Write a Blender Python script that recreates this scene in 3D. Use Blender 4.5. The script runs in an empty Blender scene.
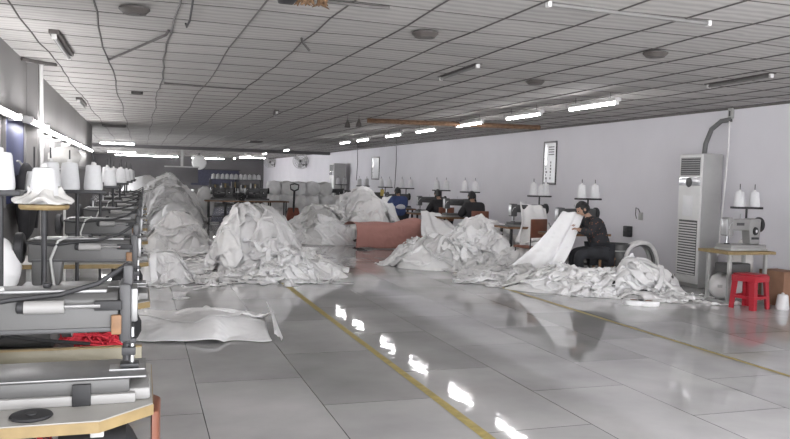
import bpy, bmesh, math, random
import numpy as np
from mathutils import Vector, Matrix
PI = math.pi
D = bpy.data
SC = bpy.context.scene
COL = SC.collection
ORD = ['nearest', 'second', 'third', 'fourth', 'fifth', 'sixth', 'seventh', 'eighth', 'ninth', 'tenth', 'eleventh', 'twelfth', 'thirteenth', 'fourteenth', 'fifteenth', 'sixteenth']

# ------------------------------------------------------------------ materials
def new_mat(name):
    m = D.materials.new(name); m.use_nodes = True
    nt = m.node_tree
    return m, nt, nt.nodes['Principled BSDF']

def mat(name, col, rough=.5, metal=0., var=.06, scale=8., bump=0., bscale=40., spec=.5, trans=0., sheen=0.):
    m, nt, p = new_mat(name)
    tc = nt.nodes.new('ShaderNodeTexCoord')
    n = nt.nodes.new('ShaderNodeTexNoise'); n.inputs['Scale'].default_value = scale; n.inputs['Detail'].default_value = 4.0
    nt.links.new(tc.outputs['Object'], n.inputs['Vector'])
    r = nt.nodes.new('ShaderNodeValToRGB')
    r.color_ramp.elements[0].position = .3; r.color_ramp.elements[1].position = .7
    r.color_ramp.elements[0].color = (*[max(0, c * (1 - var)) for c in col], 1)
    r.color_ramp.elements[1].color = (*[min(1, c * (1 + var)) for c in col], 1)
    nt.links.new(n.outputs['Fac'], r.inputs['Fac']); nt.links.new(r.outputs['Color'], p.inputs['Base Color'])
    p.inputs['Roughness'].default_value = rough; p.inputs['Metallic'].default_value = metal
    p.inputs['Specular IOR Level'].default_value = spec
    if bump:
        b = nt.nodes.new('ShaderNodeTexNoise'); b.inputs['Scale'].default_value = bscale; b.inputs['Detail'].default_value = 3
        nt.links.new(tc.outputs['Object'], b.inputs['Vector'])
        bp = nt.nodes.new('ShaderNodeBump'); bp.inputs['Strength'].default_value = bump; bp.inputs['Distance'].default_value = .02
        nt.links.new(b.outputs['Fac'], bp.inputs['Height']); nt.links.new(bp.outputs['Normal'], p.inputs['Normal'])
    return m

def emit_mat(name, col, s):
    m, nt, p = new_mat(name)
    p.inputs['Base Color'].default_value = (.9, .9, .9, 1)
    p.inputs['Emission Color'].default_value = (*col, 1); p.inputs['Emission Strength'].default_value = s
    return m

def pattern_mat(name, c1, c2, scale):
    m, nt, p = new_mat(name)
    tc = nt.nodes.new('ShaderNodeTexCoord'); v = nt.nodes.new('ShaderNodeTexVoronoi'); v.inputs['Scale'].default_value = scale
    nt.links.new(tc.outputs['Object'], v.inputs['Vector'])
    r = nt.nodes.new('ShaderNodeValToRGB'); r.color_ramp.interpolation = 'CONSTANT'
    r.color_ramp.elements[0].color = (*c2, 1); r.color_ramp.elements[1].position = .22; r.color_ramp.elements[1].color = (*c1, 1)
    nt.links.new(v.outputs['Distance'], r.inputs['Fac']); nt.links.new(r.outputs['Color'], p.inputs['Base Color'])
    p.inputs['Roughness'].default_value = .85
    return m

def floor_mat():
    m, nt, p = new_mat('polished_floor')
    L = nt.links
    g = nt.nodes.new('ShaderNodeNewGeometry')
    sx = nt.nodes.new('ShaderNodeSeparateXYZ'); L.new(g.outputs['Position'], sx.inputs[0])
    ax = nt.nodes.new('ShaderNodeMath'); ax.inputs[1].default_value = .40 + 8.; L.new(sx.outputs['X'], ax.inputs[0])
    ay = nt.nodes.new('ShaderNodeMath'); ay.inputs[1].default_value = 17.45; L.new(sx.outputs['Y'], ay.inputs[0])
    cb = nt.nodes.new('ShaderNodeCombineXYZ'); L.new(ay.outputs[0], cb.inputs['X']); L.new(ax.outputs[0], cb.inputs['Y'])
    br = nt.nodes.new('ShaderNodeTexBrick'); L.new(cb.outputs[0], br.inputs['Vector'])
    br.offset = .484; br.offset_frequency = 2; br.squash = 1
    i = br.inputs
    i['Scale'].default_value = 1; i['Brick Width'].default_value = 1.55; i['Row Height'].default_value = .8
    i['Mortar Size'].default_value = .0035; i['Mortar Smooth'].default_value = .2; i['Bias'].default_value = 0
    i['Color1'].default_value = (.43, .427, .425, 1); i['Color2'].default_value = (.58, .572, .57, 1); i['Mortar'].default_value = (.10, .10, .10, 1)
    n = nt.nodes.new('ShaderNodeTexNoise'); n.inputs['Scale'].default_value = 1.1; n.inputs['Detail'].default_value = 5; L.new(g.outputs['Position'], n.inputs['Vector'])
    r = nt.nodes.new('ShaderNodeMapRange'); r.inputs['From Min'].default_value = .3; r.inputs['From Max'].default_value = .7; r.inputs['To Min'].default_value = .78; r.inputs['To Max'].default_value = 1.12
    L.new(n.outputs['Fac'], r.inputs['Value'])
    mx = nt.nodes.new('ShaderNodeVectorMath'); mx.operation = 'SCALE'; L.new(br.outputs['Color'], mx.inputs[0]); L.new(r.outputs[0], mx.inputs['Scale'])
    L.new(mx.outputs[0], p.inputs['Base Color'])
    rr = nt.nodes.new('ShaderNodeMapRange'); rr.inputs['From Min'].default_value = .3; rr.inputs['From Max'].default_value = .7; rr.inputs['To Min'].default_value = .015; rr.inputs['To Max'].default_value = .06
    n2 = nt.nodes.new('ShaderNodeTexNoise'); n2.inputs['Scale'].default_value = .6; n2.inputs['Detail'].default_value = 3; L.new(g.outputs['Position'], n2.inputs['Vector'])
    L.new(n2.outputs['Fac'], rr.inputs['Value']); L.new(rr.outputs[0], p.inputs['Roughness'])
    n3 = nt.nodes.new('ShaderNodeTexNoise'); n3.inputs['Scale'].default_value = 5; n3.inputs['Detail'].default_value = 2; L.new(g.outputs['Position'], n3.inputs['Vector'])
    bp = nt.nodes.new('ShaderNodeBump'); bp.inputs['Strength'].default_value = .05; bp.inputs['Distance'].default_value = .02
    L.new(n3.outputs['Fac'], bp.inputs['Height']); L.new(bp.outputs['Normal'], p.inputs['Normal'])
    p.inputs['Specular IOR Level'].default_value = .7
    return m

def ceiling_mat():
    m, nt, p = new_mat('ceiling_tile')
    L = nt.links
    g = nt.nodes.new('ShaderNodeNewGeometry')
    w = nt.nodes.new('ShaderNodeTexWave'); w.wave_type = 'BANDS'; w.bands_direction = 'Y'
    w.inputs['Scale'].default_value = 2.6; w.inputs['Distortion'].default_value = 2.2; w.inputs['Detail'].default_value = 1; w.inputs['Detail Scale'].default_value = 2.5
    L.new(g.outputs['Position'], w.inputs['Vector'])
    sx = nt.nodes.new('ShaderNodeVectorMath'); sx.operation = 'SCALE'; sx.inputs['Scale'].default_value = 1 / .6
    L.new(g.outputs['Position'], sx.inputs[0])
    ad = nt.nodes.new('ShaderNodeVectorMath'); ad.inputs[1].default_value = (-.24 / .6 + 20, -5.41 / .6 + 20, 0); L.new(sx.outputs[0], ad.inputs[0])
    fl = nt.nodes.new('ShaderNodeVectorMath'); fl.operation = 'FLOOR'; L.new(ad.outputs[0], fl.inputs[0])
    wn = nt.nodes.new('ShaderNodeTexWhiteNoise'); wn.noise_dimensions = '3D'; L.new(fl.outputs[0], wn.inputs['Vector'])
    a = nt.nodes.new('ShaderNodeMapRange'); a.inputs['To Min'].default_value = .92; a.inputs['To Max'].default_value = 1.04; L.new(wn.outputs['Value'], a.inputs['Value'])
    b = nt.nodes.new('ShaderNodeMapRange'); b.inputs['To Min'].default_value = .82; b.inputs['To Max'].default_value = 1.05; L.new(w.outputs['Fac'], b.inputs['Value'])
    mu = nt.nodes.new('ShaderNodeMath'); mu.operation = 'MULTIPLY'; L.new(a.outputs[0], mu.inputs[0]); L.new(b.outputs[0], mu.inputs[1])
    c = nt.nodes.new('ShaderNodeVectorMath'); c.operation = 'SCALE'; c.inputs[0].default_value = (.46, .445, .43); L.new(mu.outputs[0], c.inputs['Scale'])
    L.new(c.outputs[0], p.inputs['Base Color']); p.inputs['Roughness'].default_value = .85
    return m

def fabric_mat(name, col, rough=.62, var=.06):
    m, nt, p = new_mat(name)
    L = nt.links
    tc = nt.nodes.new('ShaderNodeTexCoord')
    n = nt.nodes.new('ShaderNodeTexNoise'); n.inputs['Scale'].default_value = 3; n.inputs['Detail'].default_value = 4; L.new(tc.outputs['Object'], n.inputs['Vector'])
    r = nt.nodes.new('ShaderNodeValToRGB'); r.color_ramp.elements[0].position = .3; r.color_ramp.elements[1].position = .7
    r.color_ramp.elements[0].color = (*[c * (1 - var) for c in col], 1); r.color_ramp.elements[1].color = (*[min(1, c * (1 + var)) for c in col], 1)
    L.new(n.outputs['Fac'], r.inputs['Fac']); L.new(r.outputs['Color'], p.inputs['Base Color'])
    b = nt.nodes.new('ShaderNodeTexNoise'); b.inputs['Scale'].default_value = 9; b.inputs['Detail'].default_value = 5; b.noise_type = 'RIDGED_MULTIFRACTAL' if hasattr(b, 'noise_type') else None
    L.new(tc.outputs['Object'], b.inputs['Vector'])
    bp = nt.nodes.new('ShaderNodeBump'); bp.inputs['Strength'].default_value = .5; bp.inputs['Distance'].default_value = .045
    L.new(b.outputs['Fac'], bp.inputs['Height']); L.new(bp.outputs['Normal'], p.inputs['Normal'])
    p.inputs['Roughness'].default_value = rough; p.inputs['Specular IOR Level'].default_value = .35
    return m

W = {}
W['floor'] = floor_mat(); W['ceiling'] = ceiling_mat()
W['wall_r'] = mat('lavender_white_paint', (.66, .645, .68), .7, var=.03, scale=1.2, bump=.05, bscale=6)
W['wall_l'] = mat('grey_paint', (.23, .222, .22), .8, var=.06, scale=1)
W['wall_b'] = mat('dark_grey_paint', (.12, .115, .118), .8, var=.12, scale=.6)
W['tbar'] = mat('dark_grid', (.10, .092, .088), .6, var=.2)
W['yellow'] = mat('worn_yellow_tape', (.42, .33, .10), .45, var=.22, scale=14)
W['fab1'] = fabric_mat('white_woven_plastic', (.86, .85, .845))
W['fab2'] = fabric_mat('grey_white_woven_plastic', (.76, .75, .75), .55)
W['fab3'] = fabric_mat('bright_white_fabric', (.90, .895, .90), .7, .03)
W['fab4'] = fabric_mat('dull_grey_plastic_sheet', (.62, .61, .605), .4, .12)
W['salmon'] = fabric_mat('salmon_fabric', (.46, .235, .205), .8, .05)
W['black_cloth'] = fabric_mat('black_cloth', (.03, .03, .033), .9)
W['enamel'] = mat('grey_machine_enamel', (.085, .084, .083), .42, var=.07, scale=5)
W['enamel_l'] = mat('light_grey_machine_enamel', (.27, .265, .26), .45, var=.05, scale=5)
W['enamel_m'] = mat('mid_dark_machine_enamel', (.075, .075, .077), .45, var=.08, scale=5)
W['enamel_d'] = mat('dark_machine_enamel', (.055, .055, .058), .45, var=.1, scale=5)
W['steel'] = mat('brushed_steel', (.5, .5, .51), .3, .9, var=.08, scale=20)
W['castplate'] = mat('worn_machine_plate', (.25, .25, .252), .36, .6, var=.1, scale=9)
W['iron'] = mat('dark_iron', (.045, .045, .048), .5, .4, var=.2, scale=12)
W['rubber'] = mat('black_rubber', (.018, .018, .02), .6, var=.2)
W['wood'] = mat('yellow_plywood_edge', (.27, .195, .09), .6, var=.15, scale=16)
W['wood_b'] = mat('brown_wood', (.22, .12, .06), .6, var=.25, scale=14)
W['laminate'] = mat('beige_laminate', (.34, .33, .31), .45, var=.05, scale=6)
W['laminate_d'] = mat('khaki_tabletop', (.24, .215, .155), .5, var=.08, scale=8)
W['leg'] = mat('grey_painted_steel', (.40, .40, .39), .5, .2, var=.08)
W['cone'] = mat('white_thread', (.70, .70, .71), .75, var=.03, scale=30, bump=.12, bscale=120)
W['film'] = mat('clear_plastic_wrap', (.66, .645, .62), .25, var=.06, scale=14, bump=.5, bscale=18)
W['tube'] = emit_mat('lit_fluorescent_tube', (1, .985, .99), 26)
W['tube_off'] = mat('unlit_tube', (.17, .165, .16), .4)
W['fixture'] = mat('white_fixture', (.62, .61, .60), .5)
W['fixture_d'] = mat('grey_brown_fixture', (.085, .075, .07), .6, var=.15)
W['ac'] = mat('ac_white', (.66, .655, .65), .4, var=.03)
W['ac_side'] = mat('ac_grey_side', (.40, .395, .39), .45, var=.03)
W['slat'] = mat('dark_grille', (.07, .07, .072), .5)
W['slat_l'] = mat('grey_grille', (.40, .40, .40), .5)
W['red'] = mat('red_plastic', (.40, .018, .032), .35, var=.06)
W['redthread'] = mat('red_net', (.45, .02, .035), .7, var=.3, scale=40)
W['brown_card'] = mat('brown_cardboard', (.25, .135, .085), .85, var=.1, scale=7)
W['tarp'] = mat('dull_blue_tarp', (.045, .047, .075), .8, var=.2)
W['blue'] = mat('dark_blue_board', (.045, .055, .14), .5, var=.15, scale=5)
W['paper'] = mat('glossy_paper', (.74, .74, .755), .25, var=.04)
W['ink'] = mat('grey_ink', (.12, .12, .125), .5)
W['frame_d'] = mat('dark_frame', (.10, .095, .095), .35)
W['silver'] = mat('silver_film', (.72, .72, .74), .2, .6, var=.1, scale=10)
W['skin'] = mat('skin', (.42, .26, .19), .55, var=.06)
W['hair'] = mat('black_hair', (.012, .011, .012), .5, var=.2, scale=60)
W['jacket'] = pattern_mat('dark_patterned_cloth', (.022, .022, .026), (.20, .07, .04), 22)
W['darkcoat'] = mat('dark_coat', (.022, .021, .024), .85, var=.2)
W['trousers'] = mat('dark_trousers', (.028, .029, .034), .9, var=.2)
W['vest'] = mat('pale_vest', (.62, .63, .66), .8, var=.05)
W['bluecloth'] = mat('blue_shirt', (.05, .075, .19), .85, var=.15)
W['shoe'] = mat('black_shoe', (.02, .02, .02), .6)
W['brownback'] = mat('brown_chair_vinyl', (.20, .075, .045), .5, var=.1)
W['insul'] = mat('torn_insulation', (.17, .10, .055), .9, var=.45, scale=30)
W['hose'] = mat('grey_hose', (.12, .12, .12), .6)
W['pvc'] = mat('white_pvc', (.72, .71, .70), .45)
W['rust'] = mat('rusty_timber', (.17, .10, .06), .75, var=.35, scale=18)
W['jackred'] = mat('red_brown_paint', (.20, .05, .025), .5, var=.2)
W['yellowcard'] = mat('yellow_card', (.55, .42, .12), .6)

# ------------------------------------------------------------------ mesh helpers
class MB:
    def __init__(s): s.bm = bmesh.new()
    def box(s, x0, x1, y0, y1, z0, z1, bev=0., seg=2, m=None):
        t = bmesh.new(); bmesh.ops.create_cube(t, size=1)
        bmesh.ops.scale(t, vec=(abs(x1 - x0), abs(y1 - y0), abs(z1 - z0)), verts=t.verts)
        if bev: bmesh.ops.bevel(t, geom=list(t.edges), offset=bev, segments=seg, affect='EDGES', profile=.5)
        bmesh.ops.translate(t, vec=((x0 + x1) / 2, (y0 + y1) / 2, (z0 + z1) / 2), verts=t.verts)
        if m: bmesh.ops.transform(t, matrix=m, verts=t.verts)
        return s._add(t)
    def _add(s, t):
        me = D.meshes.new('tmp'); t.to_mesh(me); t.free(); s.bm.from_mesh(me); D.meshes.remove(me); return s
    def add_mesh(s, me): s.bm.from_mesh(me); return s
    def ring_tube(s, rings, closed=False, cap=True):
        vs = [[s.bm.verts.new(p) for p in r] for r in rings]
        n = len(vs[0]); k = len(vs)
        for i in range(k if closed else k - 1):
            a, b = vs[i], vs[(i + 1) % k]
            for j in range(n):
                s.bm.faces.new((a[j], a[(j + 1) % n], b[(j + 1) % n], b[j]))
        if cap and not closed:
            s.bm.faces.new(list(reversed(vs[0]))); s.bm.faces.new(vs[-1])
        return s
    def tube(s, pts, r, seg=8, closed=False):
        pts = [Vector(p) for p in pts]; k = len(pts); rings = []; up = None
        for i, p in enumerate(pts):
            if closed: t = pts[(i + 1) % k] - pts[i - 1]
            else: t = pts[min(i + 1, k - 1)] - pts[max(i - 1, 0)]
            t.normalize()
            if up is None: up = Vector((0, 0, 1)) if abs(t.z) < .9 else Vector((1, 0, 0))
            u = (up - t * up.dot(t)).normalized(); v = t.cross(u); up = u
            rr = r[i] if isinstance(r, (list, tuple)) else r
            rings.append([p + (u * math.cos(a) + v * math.sin(a)) * rr for a in [2 * PI * j / seg for j in range(seg)]])
        return s.ring_tube(rings, closed)
    def cyl(s, a, b, r, r2=None, seg=16): return s.tube([a, b], [r, r if r2 is None else r2], seg)
    def lathe(s, prof, c=(0, 0, 0), seg=20, axis='z'):
        rings = []
        for r, h in prof:
            ring = []
            for j in range(seg):
                a = 2 * PI * j / seg; x, y = r * math.cos(a), r * math.sin(a)
                q = (x, y, h) if axis == 'z' else ((h, x, y) if axis == 'x' else (y, h, x))
                ring.append((c[0] + q[0], c[1] + q[1], c[2] + q[2]))
            rings.append(ring)
        return s.ring_tube(rings)
    def prism(s, poly, z0, z1, axis='z', bev=0.):
        t = bmesh.new()
        f = (lambda p, h: (p[0], p[1], h)) if axis == 'z' else ((lambda p, h: (h, p[0], p[1])) if axis == 'x' else (lambda p, h: (p[0], h, p[1])))
        a = [t.verts.new(f(p, z0)) for p in poly]; b = [t.verts.new(f(p, z1)) for p in poly]
        t.faces.new(a); t.faces.new(list(reversed(b))); n = len(a)
        for i in range(n): t.faces.new((a[i], b[i], b[(i + 1) % n], a[(i + 1) % n]))
        bmesh.ops.recalc_face_normals(t, faces=t.faces)
        if bev: bmesh.ops.bevel(t, geom=list(t.edges), offset=bev, segments=2, affect='EDGES', profile=.5)
        return s._add(t)
    def ball(s, c, r, sub=2):
        t = bmesh.new(); bmesh.ops.create_icosphere(t, subdivisions=sub, radius=1)
        r = (r, r, r) if not isinstance(r, (tuple, list)) else r
        bmesh.ops.scale(t, vec=r, verts=t.verts); bmesh.ops.translate(t, vec=c, verts=t.verts)
        return s._add(t)
    def grid(s, V):   # V (n,m,3) array
        n, m = V.shape[:2]
        vs = [[s.bm.verts.new(V[i, j]) for j in range(m)] for i in range(n)]
        for i in range(n - 1):
            for j in range(m - 1): s.bm.faces.new((vs[i][j], vs[i + 1][j], vs[i + 1][j + 1], vs[i][j + 1]))
        return s
    def mesh(s, name, angle=38, flat=False):
        bmesh.ops.recalc_face_normals(s.bm, faces=s.bm.faces)
        ca = math.radians(angle)
        for f in s.bm.faces: f.smooth = not flat
        for e in s.bm.edges:
            if len(e.link_faces) == 2 and e.calc_face_angle(0) > ca: e.smooth = False
        me = D.meshes.new(name); s.bm.to_mesh(me); s.bm.free(); return me
    def obj(s, name, m, parent=None, loc=None, angle=38):
        me = s.mesh(name, angle); me.materials.append(W[m] if isinstance(m, str) else m)
        o = D.objects.new(name, me); COL.objects.link(o)
        if parent is not None: o.parent = parent
        if loc is not None: o.location = loc
        return o

def tag(o, label, cat, group=None):
    o['label'] = label; o['category'] = cat
    if group: o['group'] = group
    return o
def thing(name, label, cat, loc=(0, 0, 0), rz=0, group=None):
    o = D.objects.new(name, None); COL.objects.link(o); o.empty_display_size = .1
    o.location = loc; o.rotation_euler = (0, 0, rz)
    return tag(o, label, cat, group)
def struct(name, mb, m, angle=30):
    o = mb.obj(name, m, angle=angle); o['kind'] = 'structure'; return o
def dup(root, loc, rz=None, label=None, group=None):
    r = root.copy(); COL.objects.link(r); r.location = loc
    if rz is not None: r.rotation_euler = (0, 0, rz)
    if label: r['label'] = label
    if group: r['group'] = group
    for ch in list(root.children):
        c = ch.copy(); COL.objects.link(c); c.parent = r
        for g in list(ch.children):
            d = g.copy(); COL.objects.link(d); d.parent = c
    return r

# ------------------------------------------------------------------ camera
Rm = Matrix(((0.94903316, -0.01006412, -0.31501553), (-0.31396159, 0.05747722, -0.9476943), (0.02764392, 0.99829609, 0.05138804)))
cam = D.cameras.new('camera'); co = D.objects.new('camera', cam); COL.objects.link(co)
co.matrix_world = Matrix.Translation((0, 0, 1.55)) @ Rm.to_4x4()
cam.sensor_fit = 'HORIZONTAL'; cam.sensor_width = 36; cam.lens = 766.7 / 790 * 36; cam.clip_start = .05; cam.clip_end = 300
SC.camera = co

# ------------------------------------------------------------------ room
XR, XL, HC, YB, YF = 8.6, -1.3, 2.82, 57., -1.2
rng = np.random.default_rng(5)
struct('floor', MB().box(-5, XR + .2, YF, YB + .2, -.12, 0), 'floor')
def sag(x, y):
    return .008 * math.sin(1.7 * x + .6 * y) * math.sin(.9 * y + .4) + .004 * math.sin(3.1 * y + 2.2 * x)
gx = [-5] + [.24 + .6 * k for k in range(-8, 14)] + [XR + .1]
gy = [YF] + [5.41 + .6 * k for k in range(-13, 87) if YF < 5.41 + .6 * k < YB] + [YB + .1]
V = np.array([[(x, y, HC + sag(x, y)) for y in gy] for x in gx])
mb = MB().grid(V); mb.box(-5, XR + .2, YF, YB + .2, HC + .12, HC + .25)
struct('ceiling', mb, 'ceiling', angle=80)
mb = MB()
def wob(x, y): return .005 * math.sin(5.3 * y + x * 3) + .012 * math.sin(1.3 * y + 1.3 * x * x)
for x in gx[1:-1]:
    if x < -4.4: continue
    mb.tube([(x + wob(x, y) * (1.6 if x < 2.5 else .8), y, HC - .002 + sag(x, y)) for y in gy], .0085, 4)
for y in gy[1:-1]:
    mb.tube([(x, y + wob(y, x) * .9, HC - .001 + sag(x, y)) for x in gx], .0042, 4)
struct('trim_1', mb, 'tbar')
struct('wall_right', MB().box(XR, XR + .2, YF, YB + .2, 0, HC + .1), 'wall_r')
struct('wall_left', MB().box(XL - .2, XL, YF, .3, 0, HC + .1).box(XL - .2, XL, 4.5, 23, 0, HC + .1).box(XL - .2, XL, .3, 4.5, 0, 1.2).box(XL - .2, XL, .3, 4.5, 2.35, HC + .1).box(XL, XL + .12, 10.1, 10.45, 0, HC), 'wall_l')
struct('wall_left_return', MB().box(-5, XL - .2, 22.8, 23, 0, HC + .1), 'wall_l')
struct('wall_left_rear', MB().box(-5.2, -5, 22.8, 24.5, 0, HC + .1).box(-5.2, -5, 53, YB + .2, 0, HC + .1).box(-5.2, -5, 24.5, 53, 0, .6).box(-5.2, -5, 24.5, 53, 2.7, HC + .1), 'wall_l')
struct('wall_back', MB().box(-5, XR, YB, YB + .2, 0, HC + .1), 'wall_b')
def added_light_bay(name, x, y0, y1, z0, z1, n):  # frame for an unseen wall opening, added to let in more daylight
    mb = MB().box(x - .14, x - .06, y0, y1, z0, z0 + .05).box(x - .14, x - .06, y0, y1, z1 - .05, z1)
    for k in range(n + 1):
        y = y0 + .025 + (y1 - y0 - .05) * k / n; mb.box(x - .14, x - .06, y - .025, y + .025, z0 + .05, z1 - .05)
    struct(name, mb, 'fixture')
added_light_bay('added_light_bay_1', XL, .3, 4.5, 1.2, 2.35, 4)  # out-of-view open bay in the left wall, added to brighten the hall
added_light_bay('added_light_bay_2', -5, 24.5, 53, .6, 2.7, 20)  # hidden open bay at the rear, added to bring light to the far end
struct('trim_2', MB().box(-5, XR, 36.0, 36.25, HC - .16, HC - .02), 'wall_b')
struct('trim_3', MB().box(XR - .02, XR, YF, YB, HC - .05, HC - .005), 'tbar')
struct('baseboard_right', MB().box(XR - .012, XR, YF, YB, 0, .09), 'wall_l')
# painted lines on the floor
def strip(name, x0, x1, y0, y1, wdt, lab):
    n = 40; mb = MB(); V = []
    for i in range(n + 1):
        t = i / n; V.append([(x0 + (x1 - x0) * t + s * wdt / 2 + .008 * math.sin(9 * t + s), y0 + (y1 - y0) * t, .0025) for s in (-1, 1)])
    o = mb.grid(np.array(V)).obj(name, 'yellow'); return tag(o, lab, 'floor marking')
strip('floor_line', 2.02, 1.99, 2.2, 15, .075, 'yellow floor line running up the middle aisle to the tall fabric heap')
strip('floor_line', 5.2, 5.08, 2.5, 12, .06, 'thin yellow floor line on the right passing in front of the red stool')

# ------------------------------------------------------------------ lights and ceiling fittings
def tube_light(name, lit, label, loc, rz, length=1.2, drop=.0, group=None, crosswise=False):
    t = thing(name, label, 'ceiling light', loc, rz, group)
    h = length / 2
    MB().box(-.045, .045, -h, h, .02, .07, .006).obj('housing', 'fixture' if lit else 'fixture_d', t)
    MB().cyl((0, -h + .03, 0), (0, h - .03, 0), .018, seg=10).obj('tube', 'tube' if lit else 'tube_off', t)
    if crosswise: MB().cyl((.05, -h + .03, 0), (.05, h - .03, 0), .026, seg=10).obj('tube', 'tube', t)
    for s in (-1, 1): MB().box(-.022, .022, s * (h - .03) - .015, s * (h - .03) + .015, -.022, .03, .004).obj('lamp_holder', 'fixture', t)
    if drop:
        for s in (-1, 1): MB().cyl((0, s * h * .7, .07), (0, s * h * .7, .07 + drop), .004, seg=6).obj('hanger', 'iron', t)
    return t
for i, y in enumerate([9.45, 11.5, 13.7, 16.1, 18.4, 21.2, 23.2, 32.1, 38, 44, 51]):
    x = 6.02 if i < 7 else 5.8
    tube_light('fluorescent_light', True, 'lit fluorescent tube, %s from the camera in the row along the right wall' % ORD[i], (x, y, 2.66), 0, 1.25, .1)
for i, (x, y, rz, L) in enumerate([(-.88, 31.5, PI / 2, 1.3), (-1.0, 44.5, PI / 2, 1.5), (-.3, 52, PI / 2, 2.6), (1.3, 52, PI / 2, 2.), (4.3, 53.5, PI / 2, 2.2), (6.4, 47, PI / 2, 1.6), (2.8, 39, PI / 2, .0)]):
    if L: tube_light('fluorescent_light', True, 'lit fluorescent tube hung crosswise at the far end, %s' % ['the nearest, above the left row', 'second, right behind the nearest', 'long one at far left', 'beside the long one at far left', 'in the middle by the back wall', 'nearest the right wall'][i], (x, y, 2.66), rz, L, .1, None, True)
for i, y in enumerate([7.6, 9.65, 12.1, 15.3, 18.9]):
    t = thing('wall_light', 'lit fluorescent tube on the left wall above the machines, %s from the camera' % ORD[i], 'wall light', (XL + (.16 if i != 1 else .22), y, 2.07 - .0 * i))
    L = [1.9, 1.5, 2.9, 3.0, 3.4][i] / 2
    MB().box(-.1, -.06, -L, L, -.02, .05, .006).obj('housing', 'fixture', t)
    MB().cyl((-.02, -L, 0), (-.02, L, 0), .018, seg=10).obj('tube', 'tube', t)
    for s in (-1, 1): MB().box(-.17 if i != 1 else -.1, 0, s * L - .02, s * L + .02, -.03, .04, .004).obj('lamp_holder', 'fixture', t)
for lab, loc, rz, L in [('unlit brown-framed tube fixture on the ceiling near the left wall', (-.75, 8.3, 2.76), -.01, 1.4),
                       ('short unlit tube fixture farther along the left side of the ceiling', (-1.03, 15.0, 2.76), 0, 1.4),
                       ('long unlit double fixture lying across the ceiling at top right', (3.37, 4.82, 2.80), PI / 2 + .03, 1.45),
                       ('unlit tube fixture on the ceiling at far right above the air conditioner', (6.5, 7.2, 2.79), -.06, 1.1),
                       ('slim unlit tube fixture in the middle of the ceiling', (3.42, 8.15, 2.79), -.03, 1.2),
                       ('small tilted unlit tube fixture at mid ceiling beyond the broken strip', (2.5, 15.1, 2.77), -.13, 1.0)]:
    tube_light('ceiling_light', False, lab, loc, rz, L)
for lab, x, y in [('dark round ceiling disc at upper left beside the fallen strip', -.06, 6.26), ('dark round ceiling disc in the middle of the ceiling', 2.27, 6.16), ('dark round ceiling disc at upper right', 4.54, 6.1), ('faint dark round ceiling disc beyond the middle fixture', 4.55, 8.42)]:
    t = thing('ceiling_disc', lab, 'ceiling fitting', (x, y, HC - .03))
    MB().lathe([(.02, -.03), (.085, -.03), (.10, -.012), (.115, .0), (.115, .012)], seg=28).obj('cover', 'fixture_d', t)
    MB().lathe([(.045, -.036), (.05, -.03)], seg=20).obj('centre_cap', 'tbar', t)
for lab, x, y, sx, sy in [('dark ceiling vent far along the left side of the ceiling', -.69, 22.0, .6, .5), ('small dark square vent in the ceiling above the tall heap', 3.9, 28.1, .45, .9), ('small dark slot in the ceiling over the left row', -.07, 12.67, .17, .12)]:
    t = thing('ceiling_vent', lab, 'vent', (x, y, HC - .03))
    fr = MB(); fr.box(-sx/2, sx/2, -sy/2, -sy/2 + .03, -.02, .02).box(-sx/2, sx/2, sy/2 - .03, sy/2, -.02, .02).box(-sx/2, -sx/2 + .03, -sy/2, sy/2, -.02, .02).box(sx/2 - .03, sx/2, -sy/2, sy/2, -.02, .02); fr.obj('frame', 'tbar', t)
    sl = MB()
    for k in range(5): yy = -sy/2 + .03 + (sy - .06) * (k + .5) / 5; sl.box(-sx/2 + .03, sx/2 - .03, yy - .012, yy + .012, -.008, .012)
    sl.obj('louvres', 'fixture_d', t)
tag(MB().tube([(-.36, 9.2, 2.81), (-.34, 9.1, 2.79), (.20, 7.2, 2.785), (.22, 7.1, 2.81)], .013, 5).obj('fallen_ceiling_strip', 'tbar'), 'loose dark metal strip hanging diagonally below the ceiling at upper left', 'metal strip')
tag(MB().tube([(.33, 5.6, 2.81), (.34, 5.75, 2.79), (.36, 6.46, 2.785), (.35, 6.72, 2.78), (.34, 6.68, 2.80)], .009, 6).obj('hooked_wire', 'iron'), 'thin dark hooked wire hanging from the ceiling at upper left centre', 'wire')
tag(MB().tube([(1.37, 6.95, 2.81), (1.38, 6.98, 2.79), (1.54, 7.42, 2.785)], .012, 5).obj('bent_bracket', 'tbar'), 'short bent dark bracket hanging from a ceiling grid line right of the hooked wire', 'bracket')
tag(MB().tube([(-1.28, 9.55, 2.79), (-1.1, 9.75, 2.785), (-.96, 9.9, 2.79)], .022, 5).obj('dark_pipe', 'tbar'), 'short dark pipe joining the top of the left wall to the ceiling', 'pipe')
tag(MB().tube([(.29, 11.18, 2.80), (.6, 11.1, 2.79), (1.0, 11.2, 2.79), (1.43, 11.29, 2.80)], .012, 5).obj('sagging_cable', 'tbar'), 'thin sagging cable along the ceiling beyond the fallen strip', 'cable')
tag(MB().cyl((4.16, 14.4, 2.69), (7.64, 13.86, 2.69), .045, seg=4).obj('timber_beam', 'rust'), 'rusty brown timber beam hung crosswise under the ceiling near the right wall', 'beam')
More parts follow.
